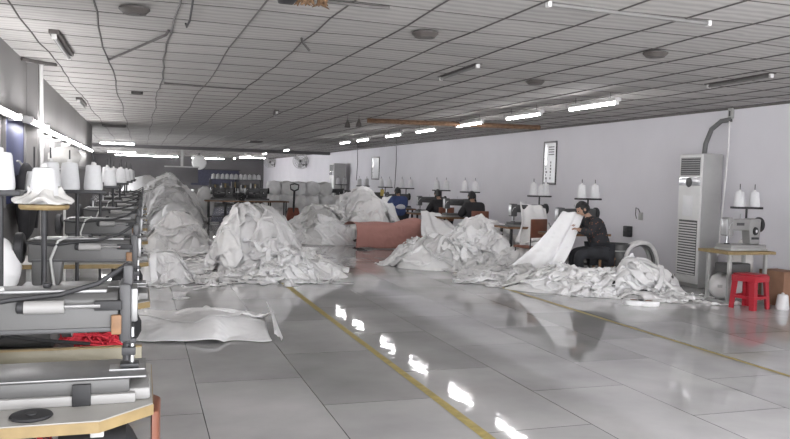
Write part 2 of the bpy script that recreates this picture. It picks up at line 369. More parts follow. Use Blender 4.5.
# torn hole with hanging insulation
t = thing('torn_ceiling_panel', 'torn ceiling panel with brown insulation hanging out at top centre', 'ceiling panel', (1.09, 5.35, HC - .005))
mb = MB(); random.seed(3)
for k in range(16):
    a = random.random() * 6.28; r = random.random() * .14; x, y = r * math.cos(a) * 1.3, r * math.sin(a) * .6
    mb.tube([(x, y, .03), (x + random.uniform(-.04, .04), y + random.uniform(-.03, .03), -.05), (x + random.uniform(-.08, .08), y + random.uniform(-.04, .04), -.09 - random.random() * .03)], [.035, .025, .004], 5)
mb.obj('insulation', 'insul', t).scale = (.8, .8, .62)
MB().box(-.2, -.08, -.08, .08, -.06, .03, .02).obj('dark_lump', 'iron', t)
MB().tube([(.16, .1, 0), (.5, .06, -.015), (.62, .05, -.01)], .014, 5).obj('panel_edge', 'tbar', t)
# two dark hanging lamps
for k, (x, y) in enumerate([(3.9, 14.9), (4.05, 14.6)]):
    t = thing('hanging_lamp', 'dark bell-shaped lamp hanging from the ceiling by the timber beam, %s of two' % ['left', 'right'][k], 'lamp', (x, y, 2.62))
    t.scale = (.6, .6, .6)
    MB().lathe([(.02, .18), (.03, .14), (.075, .04), (.10, -.08), (.09, -.08), (.06, .03)], seg=16).obj('shade', 'fixture_d', t)
    MB().cyl((0, 0, .17), (0, 0, .33), .006, seg=6).obj('cord', 'tbar', t)

# ------------------------------------------------------------------ left wall fittings
t = thing('notice_board', 'dark blue board on the left wall beside the nearest wall tube', 'board', (XL + .02, 9.0, 1.2))
MB().box(-.015, .012, -.62, .62, 0, .92, .004).obj('panel', 'blue', t)
MB().box(-.015, .02, -.65, -.61, -.03, .95).box(-.015, .02, .61, .65, -.03, .95).box(-.015, .02, -.61, .61, -.03, 0).box(-.015, .02, -.61, .61, .92, .95).obj('frame', 'frame_d', t)
tag(MB().cyl((-1.1, 9.95, 0), (-1.12, 9.9, 2.80), .022, seg=12).obj('conduit_pipe', 'pvc'), 'white vertical conduit pipe rising to the ceiling in front of the left wall pilaster', 'pipe')
for k, y in enumerate([11.4, 12.6, 14.3, 17.2]):
    t = thing('wall_bracket', 'small white bracket hanging under the left wall tubes, %s from the camera' % ORD[k], 'bracket', (XL, y, 1.93))
    MB().box(0, .05, -.04, .04, -.08, .10, .006).obj('back_plate', 'pvc', t)
    MB().box(.05, .14, -.02, .02, .06, .09, .006).obj('arm', 'pvc', t)
# lower left ledge and dark dado
struct('trim_4', MB().box(XL, XL + .03, 10.5, 23, 1.60, 1.66).box(XL, XL + .015, 10.5, 23, 0, 1.60), 'wall_b')

# ------------------------------------------------------------------ right wall fittings
def notice(label, y0, y1, z0, z1, rows, cols):
    t = thing('notice_poster', label, 'poster', (XR, (y0 + y1) / 2, z0))
    w = (y1 - y0) / 2; h = z1 - z0
    MB().box(-.016, -.004, -w, w, 0, h).obj('sheet', 'paper', t)
    fr = MB()
    for a in ((-w, w, h - .04, h), (-w, w, 0, .05), (-w, -w + .03, .05, h - .04), (w - .03, w, .05, h - .04)): fr.box(-.024, -.002, a[0], a[1], a[2], a[3], .003)
    fr.obj('frame', 'frame_d', t)
    ink = MB()
    for r in range(rows): ink.box(-.019, -.0155, -w + .1, -w + .1 + .24, h - .14 - .055 * r, h - .115 - .055 * r)
    for c in range(cols):
        for q in range(6):
            random.seed(c * 7 + q); ink.box(-.019, -.0155, w - .12 - .2 * c - random.random() * .06, w - .09 - .2 * c - random.random() * .02, .12 + q * .07, .12 + q * .07 + .045)
    ink.obj('printed_marks', 'ink', t)
    MB().box(-.021, -.0155, w - .16, w - .06, h * .45, h * .9).obj('glossy_strip', 'silver', t)
notice('tall framed notice with grey print on the right wall above the thread stands', 14.8, 15.36, 1.54, 2.5, 4, 2)
notice('tall narrow white notice far along the right wall between the hanging cables', 27.9, 28.9, 1.54, 2.42, 0, 1)
# standing air conditioner
def air_con(label, x, y, w, d, h, cat='air conditioner'):
    t = thing('air_conditioner', label, cat, (x, y, 0))
    MB().box(0, d, -w/2, w/2, .0, h, .012).obj('cabinet', 'ac_side', t)
    MB().box(-.03, .0, -w/2 + .004, w/2 - .004, .06, h - .01, .008).obj('front_panel', 'ac', t)
    mb = MB(); MB().box(-.034, -.028, -w/2 + .04, w/2 - .04, h - .34, h - .06).obj('upper_grille', 'slat', t)
    for k in range(8): z = h - .32 + k * .035; mb.box(-.045, -.032, -w/2 + .045, w/2 - .045, z, z + .008)
    mb.obj('louvres', 'slat_l', t)
    MB().prism([(-w/2 + .02, h - .5), (w/2 - .02, h - .5), (w/2 - .02, h - .36), (-w/2 + .02, h - .36)], -.045, -.028, 'x', .004).obj('control_panel', 'silver', t)
    MB().lathe([(.075, -.05), (.06, -.056), (.02, -.058)], (0, 0, h - .45), 20, 'x').obj('display', 'slat', t)
    MB().box(-.036, -.028, -.08, .14, h - .98, h - .66, .003).obj('sticker', 'paper', t)
    mb = MB()
    for k in range(20): z = .2 + k * .042; mb.box(-.042, -.028, -w/2 + .06, w/2 - .06, z, z + .02)
    MB().box(-.0325, -.028, -w/2 + .05, w/2 - .05, .19, 1.05).obj('lower_grille', 'slat', t)
    mb.obj('grille_slats', 'ac', t)
    MB().box(.01, d - .01, -w/2 + .01, w/2 - .01, -.0, .05).obj('plinth', 'slat', t)
    return t
air_con('tall white standing air conditioner with dark upper grille by the right wall', 8.22, 10.0, .52, .36, 2.09)
air_con('small far-off grey standing air conditioner beyond the hanging cables', 7.9, 32.6, .8, .5, 2.2)
tag(MB().tube([(8.42, 9.98, 2.05), (8.43, 9.97, 2.25), (8.47, 9.9, 2.48), (8.52, 9.75, 2.6), (8.58, 9.6, 2.62)], .038, 10).obj('hose', 'hose'), 'grey ribbed hose curving from the air conditioner up to the wall', 'hose')
tag(MB().tube([(8.56, 9.62, 2.62), (8.5, 9.55, 2.2), (8.42, 9.5, 1.5), (8.33, 9.45, .9), (8.28, 9.4, .55)], .011, 6).obj('power_cable', 'pvc'), 'pale cable hanging beside the air conditioner down to the machine table', 'cable')
t = thing('junction_box', 'small grey box on the right wall above the hose', 'junction box', (XR, 9.62, 2.55))
MB().box(-.04, 0, -.05, .05, .08, .24, .006).obj('case', 'leg', t); MB().box(-.046, -.038, -.01, .02, .12, .2, .002).obj('cover_slot', 'slat', t)
t = thing('wall_socket', 'small dark socket with a looped wire on the right wall left of the air conditioner', 'socket', (XR, 11.75, .95))
MB().box(-.03, 0, -.05, .05, 0, .14, .005).obj('plate', 'leg', t)
MB().tube([(-.02, 0, .12), (-.05, .03, .2), (-.05, .1, .22), (-.04, .12, .1), (-.03, .1, .02)], .008, 6).obj('wire', 'iron', t)
def wall_fan(label, y, z, s=1.):
    t = thing('wall_fan', label, 'fan', (XR - .02, y, z))
    MB().box(-.03, .02, -.08 * s, .08 * s, -.15 * s, .1 * s, .01).obj('mount', 'iron', t)
    MB().tube([(0, 0, 0), (-.12 * s, 0, -.06 * s), (-.25 * s, -.05, .02), (-.3 * s, -.08, .1 * s)], .03 * s, 8).obj('bracket', 'iron', t)
    MB().lathe([(.02, .0), (.075, .02), (.08, .16), (.05, .2)], (-.32 * s, -.35 * s, .1 * s), 14, 'y').obj('motor', 'iron', t)
    mb = MB(); c = Vector((-.32 * s, -.42 * s, .1 * s))
    for r in (.32, .24, .16, .08):
        for dy in (-.05, .05):
            mb.tube([c + Vector((r * s * math.cos(a), dy * (1.2 - r), r * s * math.sin(a))) for a in [2 * PI * k / 24 for k in range(24)]], .008 * s, 5, True)
    for k in range(16):
        a = 2 * PI * k / 16
        mb.tube([c + Vector((.05 * math.cos(a), -.06, .05 * math.sin(a))), c + Vector((.32 * s * math.cos(a), -.04, .32 * s * math.sin(a)))], .006 * s, 4)
    mb.obj('cage', 'leg', t)
    for k in range(3):
        a = 2 * PI * k / 3 + .4; d = Vector((math.cos(a), 0, math.sin(a))); n = Vector((-math.sin(a), 0, math.cos(a)))
        V = np.array([[c + d * (.06 + .22 * u) * s + n * (q - .5) * (.08 + .12 * u) * s + Vector((0, (q - .5) * .06, 0)) for q in (0, .5, 1)] for u in (0, .33, .66, 1)])
        MB().grid(V).obj('blade', 'ac', t)
    return t
wall_fan('wall fan with pale cage on the right wall left of the far air conditioner', 41.5, 2.3, 1.3)
wall_fan('smaller dark wall fan on the right wall, farther off than the pale-caged fan', 52, 2.4, 1.2)
t = thing('hanging_fan', 'pale round fan head hung high in front of the dark back wall', 'fan', (3.2, 46, 2.25))
MB().lathe([(.05, -.16), (.36, -.11), (.42, 0), (.36, .1), (.06, .14)], (0, 0, 0), 20, 'y').obj('cage', 'ac', t)
MB().cyl((0, .1, 0), (0, .1, .55), .03).obj('rod', 'iron', t)
for k, (x, y, zb) in enumerate([(7.35, 26.6, 1.5), (7.35, 22.2, 1.3)]):
    tag(MB().tube([(x, y, HC - .01), (x + .02, y, 2.1), (x - .01, y, zb)], .012, 6).obj('drop_cable', 'hose'), 'dark power cable dropping from the ceiling, %s' % ['left of the narrow white notice', 'right of the narrow white notice'][k], 'cable')

# ------------------------------------------------------------------ thread cones and stands
cone_proto = None
def thread_cone(loc, label, group, s=1., hs=1.):
    global cone_proto
    if cone_proto is None:
        t = thing('thread_cone', label, 'thread cone', loc, 0, group)
        MB().lathe([(.02, 0), (.062, 0), (.066, .012), (.064, .05), (.052, .16), (.046, .172), (.02, .175)], seg=24).obj('wound_thread', 'cone', t)
        MB().lathe([(.012, .0), (.017, .17), (.014, .19), (.009, .195)], seg=12).obj('core_tube', 'pvc', t)
        cone_proto = t
    else: t = dup(cone_proto, loc, 0, label, group)
    t.scale = (s, s, s * hs); return t

def thread_stand(label, x, y, z0, ztray, cones, group, wood=False, arm=.16, pins=True):
    """pole from z0 up to a tray that carries cones at the given x offsets"""
    t = thing('thread_stand', label, 'thread stand', (x, y, z0), 0, group)
    h = ztray - z0
    MB().cyl((0, 0, 0), (0, 0, h), .015, seg=10).obj('pole', 'iron', t)
    MB().lathe([(.05, 0), (.05, .012), (.022, .03)], seg=16).obj('foot', 'iron', t)
    if wood: MB().lathe([(.02, -.03), (.12, -.03), (.13, -.018), (.13, -.004), (.12, 0), (.02, 0)], (0, 0, h), 24).obj('wooden_tray', 'wood', t)
    else: MB().box(min(cones) - .1, max(cones) + .1, -.07, .07, h - .03, h, .006).obj('tray', 'iron', t)
    for c in cones:
        if pins: MB().cyl((c, 0, h), (c, 0, h + .32), .006, seg=6).obj('pin', 'iron', t)
    return t

# ------------------------------------------------------------------ sewing machines
def big_machine(label, loc, group):
    """long-arm machine seen from behind: head at the right end (+x), wheel at the left; local z=0 is the tabletop"""
    t = thing('sewing_machine', label, 'sewing machine', loc, 0, group)
    MB().box(-.70, .0, -.01, .32, 0, .035, .006).obj('base_tray', 'enamel_l', t)
    MB().box(-.69, -.02, 0, .30, .035, .085, .008).obj('bed', 'enamel', t)
    MB().box(-.685, .035, .0, .27, .085, .093, .003).obj('bed_plate', 'castplate', t)
    MB().box(-.03, .05, .02, .26, .0, .045, .012).obj('bed_end_cap', 'enamel_l', t)
    MB().box(-.205, -.145, -.016, .0, -.0, .075, .003).obj('black_pad', 'rubber', t)
    MB().prism([(-.63, .09), (-.47, .09), (-.46, .2), (-.44, .28), (-.63, .28)], .06, .22, 'y', .02).obj('column', 'enamel', t)
    MB().prism([(.07, .235), (.215, .235), (.225, .25), (.225, .355), (.205, .378), (.085, .378), (.06, .355), (.06, .25)], -.65, -.06, 'x', .008).obj('arm', 'enamel', t)
    MB().box(-.62, -.10, .075, .2, .375, .388, .004).obj('top_cover', 'castplate', t)
    MB().box(-.63, -.065, .055, .062, .24, .255, .002).obj('arm_groove', 'enamel_d', t)
    hd = MB().box(-.058, -.018, .05, .22, .20, .41, .012).obj('head', 'enamel_d', t)
    MB().box(-.022, .004, .07, .2, .27, .39, .006).obj('face_plate', 'castplate', hd)
    MB().box(-.085, -.05, .045, .1, .23, .30, .006).obj('bracket', 'wood_b', hd)
    MB().box(-.046, -.012, .06, .2, .40, .475, .01).obj('tension_block', 'enamel_d', t)
    MB().cyl((-.015, .13, .10), (-.015, .13, .24), .009, seg=10).obj('needle_bar', 'steel', t)
    mb = MB().cyl((-.035, .13, .12), (-.035, .13, .26), .012, seg=8); mb.box(-.055, .01, .1, .16, .098, .112, .004); mb.box(-.05, -.002, .11, .15, .14, .17, .004); mb.box(-.045, .0, .1, .15, .185, .205, .004); mb.obj('presser_foot', 'iron', t)
    MB().box(-.09, .03, .09, .17, .093, .0965).obj('needle_plate', 'steel', t)
    mb = MB().lathe([(.03, -.03), (.085, -.03), (.095, -.02), (.095, .01), (.085, .02), (.05, .02), (.03, .03)], (-.70, .14, .32), 24, 'x'); mb.obj('handwheel', 'iron', t)
    ac = MB().cyl((-.36, .035, .335), (-.235, .035, .335), .023, seg=16).obj('air_cylinder', 'enamel_l', t)
    MB().cyl((-.235, .035, .335), (-.12, .04, .335), .007, seg=8).obj('rod', 'steel', ac)
    MB().box(-.14, -.05, .035, .06, .318, .352, .004).obj('clevis', 'rubber', ac)
    MB().lathe([(.012, -.385), (.02, -.38), (.02, -.362)], (0, .035, .335), 12, 'x').obj('end_cap', 'rubber', ac)
    MB().tube([(-.66, .06, .36), (-.5, .045, .345), (-.40, .05, .36), (-.25, .05, .375), (-.13, .06, .41), (-.06, .08, .455), (-.03, .1, .475)], .009, 7).obj('cable', 'rubber', t)
    MB().tube([(-.5, .03, .10), (-.52, .03, .26), (-.48, .05, .37), (-.43, .08, .395)], .009, 7).obj('air_hose', 'leg', t)
    MB().box(-.33, -.27, .07, .075, .29, .34, .002).obj('rating_plate', 'pvc', t)
    MB().lathe([(.012, 0), (.015, .006), (.015, .014), (.008, .018)], (-.3, .14, .388), 12).obj('oil_cap', 'iron', t)
    MB().cyl((-.56, .14, .375), (-.56, .14, .46), .008, seg=8).obj('thread_post', 'steel', t)
    return t
def small_machine(label, loc, group, m='enamel_l', rz=0, wheel='iron'):
    """upright industrial machine seen from the working side: head at the left (-x), wheel at the right"""
    t = thing('sewing_machine', label, 'sewing machine', loc, rz, group)
    MB().box(-.42, .34, -.14, .16, 0, .075, .01).obj('bed', m, t)
    MB().box(-.44, .36, -.15, .17, 0, .03, .006).obj('base_tray', 'enamel_l' if m != 'enamel_l' else 'leg', t)
    MB().prism([(.07, .075), (.27, .075), (.28, .22), (.29, .41), (.05, .41), (.03, .27)], -.075, .085, 'y', .022).obj('column', m, t)
    MB().prism([(-.38, .27), (-.34, .26), (.06, .25), (.06, .405), (-.36, .40), (-.40, .37)], -.065, .07, 'y', .02).obj('arm', m, t)
    hd = MB().box(-.43, -.31, -.075, .075, .18, .42, .02).obj('head', m, t)
    MB().box(-.437, -.425, -.055, .055, .2, .4, .004).obj('face_plate', 'steel', hd)
    MB().cyl((-.37, 0, .085), (-.37, 0, .2), .011, seg=8).obj('needle_bar', 'steel', t)
    mb = MB().cyl((-.345, .0, .1), (-.345, 0, .2), .010, seg=8); mb.box(-.4, -.33, -.03, .025, .078, .09, .003); mb.obj('presser_foot', 'iron', t)
    MB().lathe([(.03, .0), (.085, .0), (.1, .012), (.1, .045), (.08, .055), (.03, .06)], (.29, 0, .33), 24, 'x').obj('handwheel', wheel, t)
    mb = MB().lathe([(.055, -.012), (.05, -.03), (.02, -.034)], (.15, -.07, .25), 18, 'y'); mb.obj('stitch_dial', 'iron', t)
    MB().cyl((.15, -.1, .25), (.15, -.108, .25), .02, seg=10).obj('dial_knob', 'paper', t)
    MB().box(.08, .24, -.083, -.074, .14, .17, .003).obj('reverse_lever', 'iron', t)
    MB().box(-.24, -.08, -.0695, -.064, .32, .355).obj('name_plate', 'enamel_d', t)
    MB().cyl((-.1, 0, .4), (-.1, 0, .47), .006, seg=6).obj('thread_post', 'steel', t)
    MB().tube([(-.43, -.09, .28), (-.41, -.1, .34), (-.36, -.09, .36)], .006, 6).obj('take_up_lever', 'steel', t)
    return t
def machine_table(label, loc, group, x0, x1, y0, y1, chamfer=0., top='laminate', edge='wood', z=.75, motor=True, legm='leg'):
    t = thing('sewing_table', label, 'sewing table', loc, 0, group)
    poly = [(x0, y0), (x1 - chamfer, y0), (x1, y0 + chamfer * .95), (x1, y1), (x0, y1)] if chamfer else [(x0, y0), (x1, y0), (x1, y1), (x0, y1)]
    tp = MB().prism(poly, z - .04, z - .004).obj('edge_band', edge, t)
    MB().prism([(a + (.003 if a < x1 - .01 else -.003), b + .003) for a, b in poly], z - .004, z).obj('tabletop', top, t)
    for sx in (x0 + .12, x1 - .18 if chamfer else x1 - .08):
        for sy in (y0 + .1, y1 - .08): MB().box(sx - .022, sx + .022, sy - .022, sy + .022, .03, z - .04, .004).obj('leg', legm, t)
        MB().box(sx - .03, sx + .03, y0 + .03, y1 - .02, 0, .035, .006).obj('foot_rail', legm, t)
    MB().box(x0 + .12, x1 - .18, (y0 + y1) / 2 - .02, (y0 + y1) / 2 + .02, .2, .24).obj('stretcher', legm, t)
    if motor:
        MB().lathe([(.03, -.14), (.085, -.13), (.095, -.1), (.095, .08), (.07, .1), (.03, .12)], (x1 - .17, y0 + .14, z - .15), 20, 'x').obj('motor', 'rubber', t)
        MB().box(x1 - .35, x1 - .15, y0 + .2, y1 - .1, .1, .125, .008).obj('pedal', 'iron', t)
    return t

LG = 'sewing machines in the left row'
N = 8; SP = 2.25
for k in range(N):
    y = 2.6 + SP * k
    if k == 0:
        tb0 = machine_table('beige-topped sewing table with yellow plywood edge, nearest in the left row', (0, y, 0), 'sewing tables in the left row', -1.05, .05, 0, .75, .17)
    else:
        dup(tb0, (.0 + .012 * k, y, 0), 0, 'sewing table with yellow plywood edge, %s from the camera in the left row' % ORD[k])
    lab = 'grey long-arm sewing machine seen from behind, %s from the camera in the left row' % ORD[k]
    if k == 0: mc0 = big_machine(lab, (-.01, y + .19, .75), LG)
    else: dup(mc0, (-.01 + .012 * k, y + .19, .75), 0, lab)
MB().prism([(.045, .22), (.07, .24), (.08, .42), (.06, .46), (.045, .46)], .42, .70, 'z', .008).obj('side_box', 'brownback', tb0)
# bits on and around the near machines
t = thing('bobbin_disc', 'flat black round disc lying on the nearest sewing table', 'disc', (-.33, 2.69, .75))
MB().lathe([(.01, 0), (.062, 0), (.066, .004), (.062, .010), (.02, .010)], seg=28).obj('plate', 'rubber', t); MB().lathe([(.006, .010), (.018, .010), (.018, .014), (.006, .014)], seg=16).obj('hub', 'iron', t)
t = thing('wooden_board', 'khaki wooden board standing on edge behind the nearest machine bed', 'board', (-.45, 3.20, .75))
MB().box(-.62, .46, 0, .02, 0, .105, .003).obj('panel', 'laminate_d', t); MB().box(-.62, .46, -.004, .024, .105, .11).obj('top_edge', 'wood', t)
for sx in (-.55, .4): MB().box(sx, sx + .03, -.0, .02, -.0, .10).obj('batten', 'wood', t)
random.seed(8)
t = thing('thread_net_bundle', 'tangled red net bundle under the arm of the nearest machine', 'net bundle', (-.2, 3.45, .75))
t.location.z = 0.0
mb = MB()
for k in range(60):
    a0 = random.random() * 6.28; pts = []
    for q in range(7):
        a = a0 + q * .55; r = .04 + .12 * random.random()
        pts.append((r * math.cos(a) * 1.5, r * math.sin(a) * .8, .01 + max(0, (.2 - r)) * random.random() * 1.3))
    mb.tube(pts, .006, 4)
mb.obj('red_strands', 'redthread', t)
mb = MB()
for k in range(40):
    x = .05 + random.uniform(-.03, .03); mb.tube([(x, 0, .2), (x + random.uniform(-.04, .05), random.uniform(-.03, .03), .12), (x + random.uniform(-.09, .10), random.uniform(-.05, .05), .04)], .003, 4)
mb.obj('black_fringe', 'rubber', t)
t.location = (-.27, 4.0, .0)
t2 = thing('red_crate', 'red plastic crate holding the red net behind the nearest sewing table', 'crate', (-.27, 4.0, 0))
cr = MB()
for z in (.05, .2, .35, .5, .62): cr.box(-.17, .17, -.2, -.185, z, z + .09).box(-.17, .17, .185, .2, z, z + .09).box(-.17, -.155, -.185, .185, z, z + .09).box(.155, .17, -.185, .185, z, z + .09)
cr.box(-.17, .17, -.2, .2, .0, .03)
cr.obj('slatted_wall', 'red', t2)
for sx in (-.16, .16):
    for sy in (-.19, .19): MB().box(sx - .012, sx + .012, sy - .012, sy + .012, .03, .71).obj('corner_post', 'red', t2)
t.location.z = .69
t = thing('motor_unit', 'dark motor unit with wires standing behind the nearest machine', 'motor', (-.48, 3.62, 0))
MB().lathe([(.03, -.16), (.085, -.15), (.09, .12), (.05, .15)], (0, 0, .87), 18, 'x').obj('motor_body', 'enamel', t)
MB().lathe([(.02, .15), (.05, .16), (.05, .2), (.02, .21)], (0, 0, .87), 16, 'x').obj('pulley', 'castplate', t)
MB().box(-.2, .2, -.09, .09, .70, .785, .008).obj('gearbox', 'iron', t); MB().box(-.05, .05, -.05, .05, 0, .70).obj('pedestal', 'iron', t)
MB().tube([(-.2, -.1, .78), (-.05, -.12, .86), (.1, -.11, .83), (.28, -.11, .81)], .008, 6).obj('wire', 'rubber', t)
tag(MB().cyl((-.66, 3.5, 0), (-.66, 3.5, 1.42), .028, seg=12).obj('steel_post', 'iron'), 'dark steel post at the left edge of the picture behind the nearest machine', 'post')

# left row: thread stands and cones
LC = [(-.68, 4.35, 1.445, [(0, 1.05, 1.05)], False, 'nearest, at the left edge'),
      (-.505, 4.62, 1.365, [(0, 1.15, 1.0)], True, 'with a round wooden tray wrapped in plastic'),
      (-.66, 6.15, 1.40, [(-.08, .95, .85), (.03, 1.1, 1.12)], False, 'just left behind the wooden tray'),
      (-.49, 6.75, 1.40, [(-.06, 1.2, 1.05), (.12, 1.12, 1.05)], False, 'just right behind the wooden tray'),
      (-.42, 9.0, 1.40, [(-.06, 1.15, 1.1), (.1, 1.0, 1.0)], False, 'beside the fourth machine'),
      (-.36, 11.2, 1.41, [(-.08, 1.1, 1.1), (.1, 1.1, 1.0)], False, 'beside the fifth machine'),
      (-.33, 13.5, 1.41, [(-.1, 1.1, 1.1), (.1, 1.1, 1.0)], False, 'beside the sixth machine'),
      (-.3, 15.8, 1.41, [(-.1, 1.1, 1.1), (.1, 1.1, 1.0)], False, 'beside the seventh machine'),
      (-.3, 18.0, 1.41, [(-.1, 1.1, 1.1), (.1, 1.1, 1.0)], False, 'beside the last machine')]
for x, y, z, cs, wd, desc in LC:
    z0 = .0
    thread_stand('black thread stand in the left row, %s' % desc, x, y, z0, z, [c[0] for c in cs], 'thread stands in the left row', wd, pins=len(cs) > 1)
    for i, (dx, s, hs) in enumerate(cs):
        w_ = '' if len(cs) == 1 else ['left ', 'right '][i]
        thread_cone((x + dx, y, z), '%swhite thread cone on the left-row stand, %s' % (w_, desc), 'thread cones in the left row', s, hs)
# plastic wraps
def blob_mesh(rx, ry, rz, seed, amp=.25, sub=3):
    random.seed(seed); t = bmesh.new(); bmesh.ops.create_icosphere(t, subdivisions=sub, radius=1)
    ph = [(Vector((random.gauss(0, 1), random.gauss(0, 1), random.gauss(0, 1))).normalized() * random.uniform(2, 6), random.random() * 6) for _ in range(8)]
    for v in t.verts:
        d = sum(abs(math.sin(v.co.dot(k) + p)) for k, p in ph) / 8 - .6
        v.co = v.co * (1 + amp * d); v.co.x *= rx; v.co.y *= ry; v.co.z *= rz
    zm = min(v.co.z for v in t.verts)
    for v in t.verts: v.co.z -= zm
    return t
def blob(name, m, loc, r, seed, lab, cat, amp=.25, group=None):
    mb = MB(); mb._add(blob_mesh(*r, seed, amp)); o = mb.obj(name, m, loc=loc, angle=60); return tag(o, lab, cat, group)
mb = MB(); V = []
for i in range(7):
    r = [.068, .078, .095, .12, .145, .15, .14][i]; z = [.085, .06, .045, .035, .024, .012, .002][i]
    V.append([((r + .014 * math.sin(5 * a + i) + .01 * math.sin(11 * a)) * math.cos(a), (r + .014 * math.sin(5 * a + i)) * math.sin(a), max(.002, z + .012 * math.sin(3 * a) + .008 * math.sin(7 * a))) for a in [2 * PI * j / 40 for j in range(41)]])
tag(mb.grid(np.array(V)).obj('plastic_wrap', 'film', loc=(-.505, 4.62, 1.365), angle=70), 'crumpled clear plastic wrap around the foot of the thread cone on the wooden tray', 'plastic wrap')
blob('plastic_bag', 'film', (-.66, 7.6, 1.57), (.14, .1, .10), 4, 'pale plastic bag bunched up above the left row behind the thread cones', 'plastic bag')
blob('fabric_bundle', 'fab3', (-.84, 5.15, .75), (.15, .22, .19), 51, 'white fabric bundle on the left end of the second sewing table in the left row', 'fabric bundle', .3)
t = thing('hanging_coat', 'black coat hanging on the left wall under the dark blue board', 'coat', (XL, 9.1, .78))
cb = blob_mesh(.10, .34, .42, 52, .22); bmesh.ops.translate(cb, vec=(.13, 0, 0), verts=cb.verts); mb = MB(); mb._add(cb); mb.obj('coat_body', 'darkcoat', t, angle=60)
for sy in (-1, 1): MB().tube([(.13, sy * .26, .70), (.16, sy * .37, .42), (.15, sy * .36, .12)], [.07, .06, .05], 10).obj('sleeve', 'darkcoat', t)
MB().tube([(.0, 0, .86), (.06, 0, .86), (.10, 0, .80)], .012, 6).obj('hook', 'leg', t)
t = thing('bag_hook', 'thin white stand carrying the bunched plastic bag in the left row', 'stand', (-.66, 7.6, 0)); MB().cyl((0, 0, 0), (0, 0, 1.575), .012, seg=8).obj('pole', 'pvc', t); MB().lathe([(.08, 1.56), (.08, 1.572), (.02, 1.574)], seg=12).obj('top_plate', 'pvc', t)

# right stations
RS = [(8.13, 8.5), (7.3, 11.25), (7.3, 12.95), (7.3, 16.25), (7.3, 18.05), (7.3, 20.8), (7.3, 22.8), (7.3, 25.35), (7.3, 28.4)]
RW = ['beside the red stool', 'behind the seated worker in patterned jacket', 'below the tall framed notice'] + ['%s from the camera along the right wall' % ORD[k] for k in range(3, 9)]
for k, (x, y) in enumerate(RS):
    if k == 0:
        tb = machine_table('pale sewing table with worn yellow top beside the red plastic stool', (7.86, y, 0), 'sewing tables along the right wall', -.46, .34, -.28, .30, 0, 'wood', 'wood', .72, False)
        MB().box(-.3, .1, -.1, .15, .40, .54, .02).obj('motor_box', 'enamel', tb)
        small_machine('pale grey sewing machine on the table beside the red plastic stool', (7.90, y, .72), 'sewing machines along the right wall').scale = (.78, 1, 1.06)
    else:
        if k == 1: tbr = machine_table('sewing table ' + RW[k], (x - .35, y, 0), 'sewing tables along the right wall', -.55, .5, -.28, .30, 0, 'enamel_m', 'wood_b', .75, False, 'iron')
        else: dup(tbr, (x - .35, y, 0), 0, 'brown-edged sewing table ' + RW[k])
        if k == 1: mr = small_machine('dark sewing machine ' + RW[k], (x - .3, y, .75), 'sewing machines along the right wall', 'enamel_m')
        else: dup(mr, (x - .3, y, .75), 0, 'dark grey sewing machine ' + RW[k])
    z = 1.33 if k else 1.31
    thread_stand('black thread stand with flat tray ' + RW[k], x, y + .22, .75 if k else .72, z, [-.13, .13], 'thread stands along the right wall', False)
    for i, dx in enumerate((-.13, .13)):
        if k == 2 and i == 1: thread_cone((x, y + .17, z), 'middle white thread cone on the right-wall stand ' + RW[k], 'thread cones along the right wall', 1.1, 1.)
        thread_cone((x + dx, y + .22, z), '%s white thread cone on the right-wall stand %s' % (['left', 'right'][i], RW[k]), 'thread cones along the right wall', 1.2 if k else 1.12, 1.1)

# ------------------------------------------------------------------ stools, boxes by the right wall
def stool(label, loc, rz=0, h=.45, group=None):
    t = thing('plastic_stool', label, 'stool', loc, rz, group)
    MB().box(-.155, .155, -.155, .155, h - .025, h, .015, 3).obj('seat', 'red', t)
    MB().box(-.165, .165, -.165, -.15, h - .10, h - .022, .004).box(-.165, .165, .15, .165, h - .10, h - .022, .004).box(-.165, -.15, -.15, .15, h - .10, h - .022, .004).box(.15, .165, -.15, .15, h - .10, h - .022, .004).obj('apron', 'red', t)
    for sx in (-1, 1):
        for sy in (-1, 1):
            a = Vector((sx * .15, sy * .15, h - .05)); b = Vector((sx * .172, sy * .172, 0))
            mb = MB(); rings = []
            for p, w in ((a, .075), (b, .06)):
                rings.append([(p.x - sx * w, p.y + sy * .006, p.z), (p.x + sx * .006, p.y + sy * .006, p.z), (p.x + sx * .006, p.y - sy * w, p.z), (p.x - sx * .004, p.y - sy * w, p.z), (p.x - sx * .004, p.y - sy * .004, p.z), (p.x - sx * w, p.y - sy * .004, p.z)])
            mb.ring_tube(rings); mb.obj('leg', 'red', t, angle=25)
    for z in (.14,):
        q = .166; mb = MB()
        for s in (-1, 1): mb.box(-q, q, s * q - .006, s * q + .006, z, z + .035); mb.box(s * q - .006, s * q + .006, -q, q, z, z + .035)
        mb.obj('rung', 'red', t)
    return t
stool('red plastic stool standing in front of the pale sewing table at right', (7.58, 8.0, 0), .25, .46)
def carton(label, loc, rz, s, m='brown_card'):
    t = thing('cardboard_box', label, 'box', loc, rz)
    x, y, z = s
    MB().box(-x/2, x/2, -y/2, y/2, 0, z, .004).obj('body', m, t)
    for k in (-1, 1):
        MB().box(-x/2, x/2, 0, y/2 - .002, -.003, .003, m=Matrix.Translation((0, k * y/2, z)) @ Matrix.Rotation(PI if k > 0 else 0, 4, 'Z') @ Matrix.Rotation(-.5, 4, 'X') @ Matrix.Translation((0, -y/2 * .0, 0))).obj('flap', m, t)
    MB().box(-.03, .03, -y/2 - .002, -y/2, .02, z - .01).obj('tape', 'wood', t)
    return t
carton('brown cardboard box at the right edge beside the pale sewing table', (8.33, 8.25, 0), .1, (.36, .4, .46))
tc_ = thread_cone((7.99, 7.86, 0), 'white thread cone standing on the floor at the right edge by the cardboard box', 'loose thread cones', 1.25, .9)
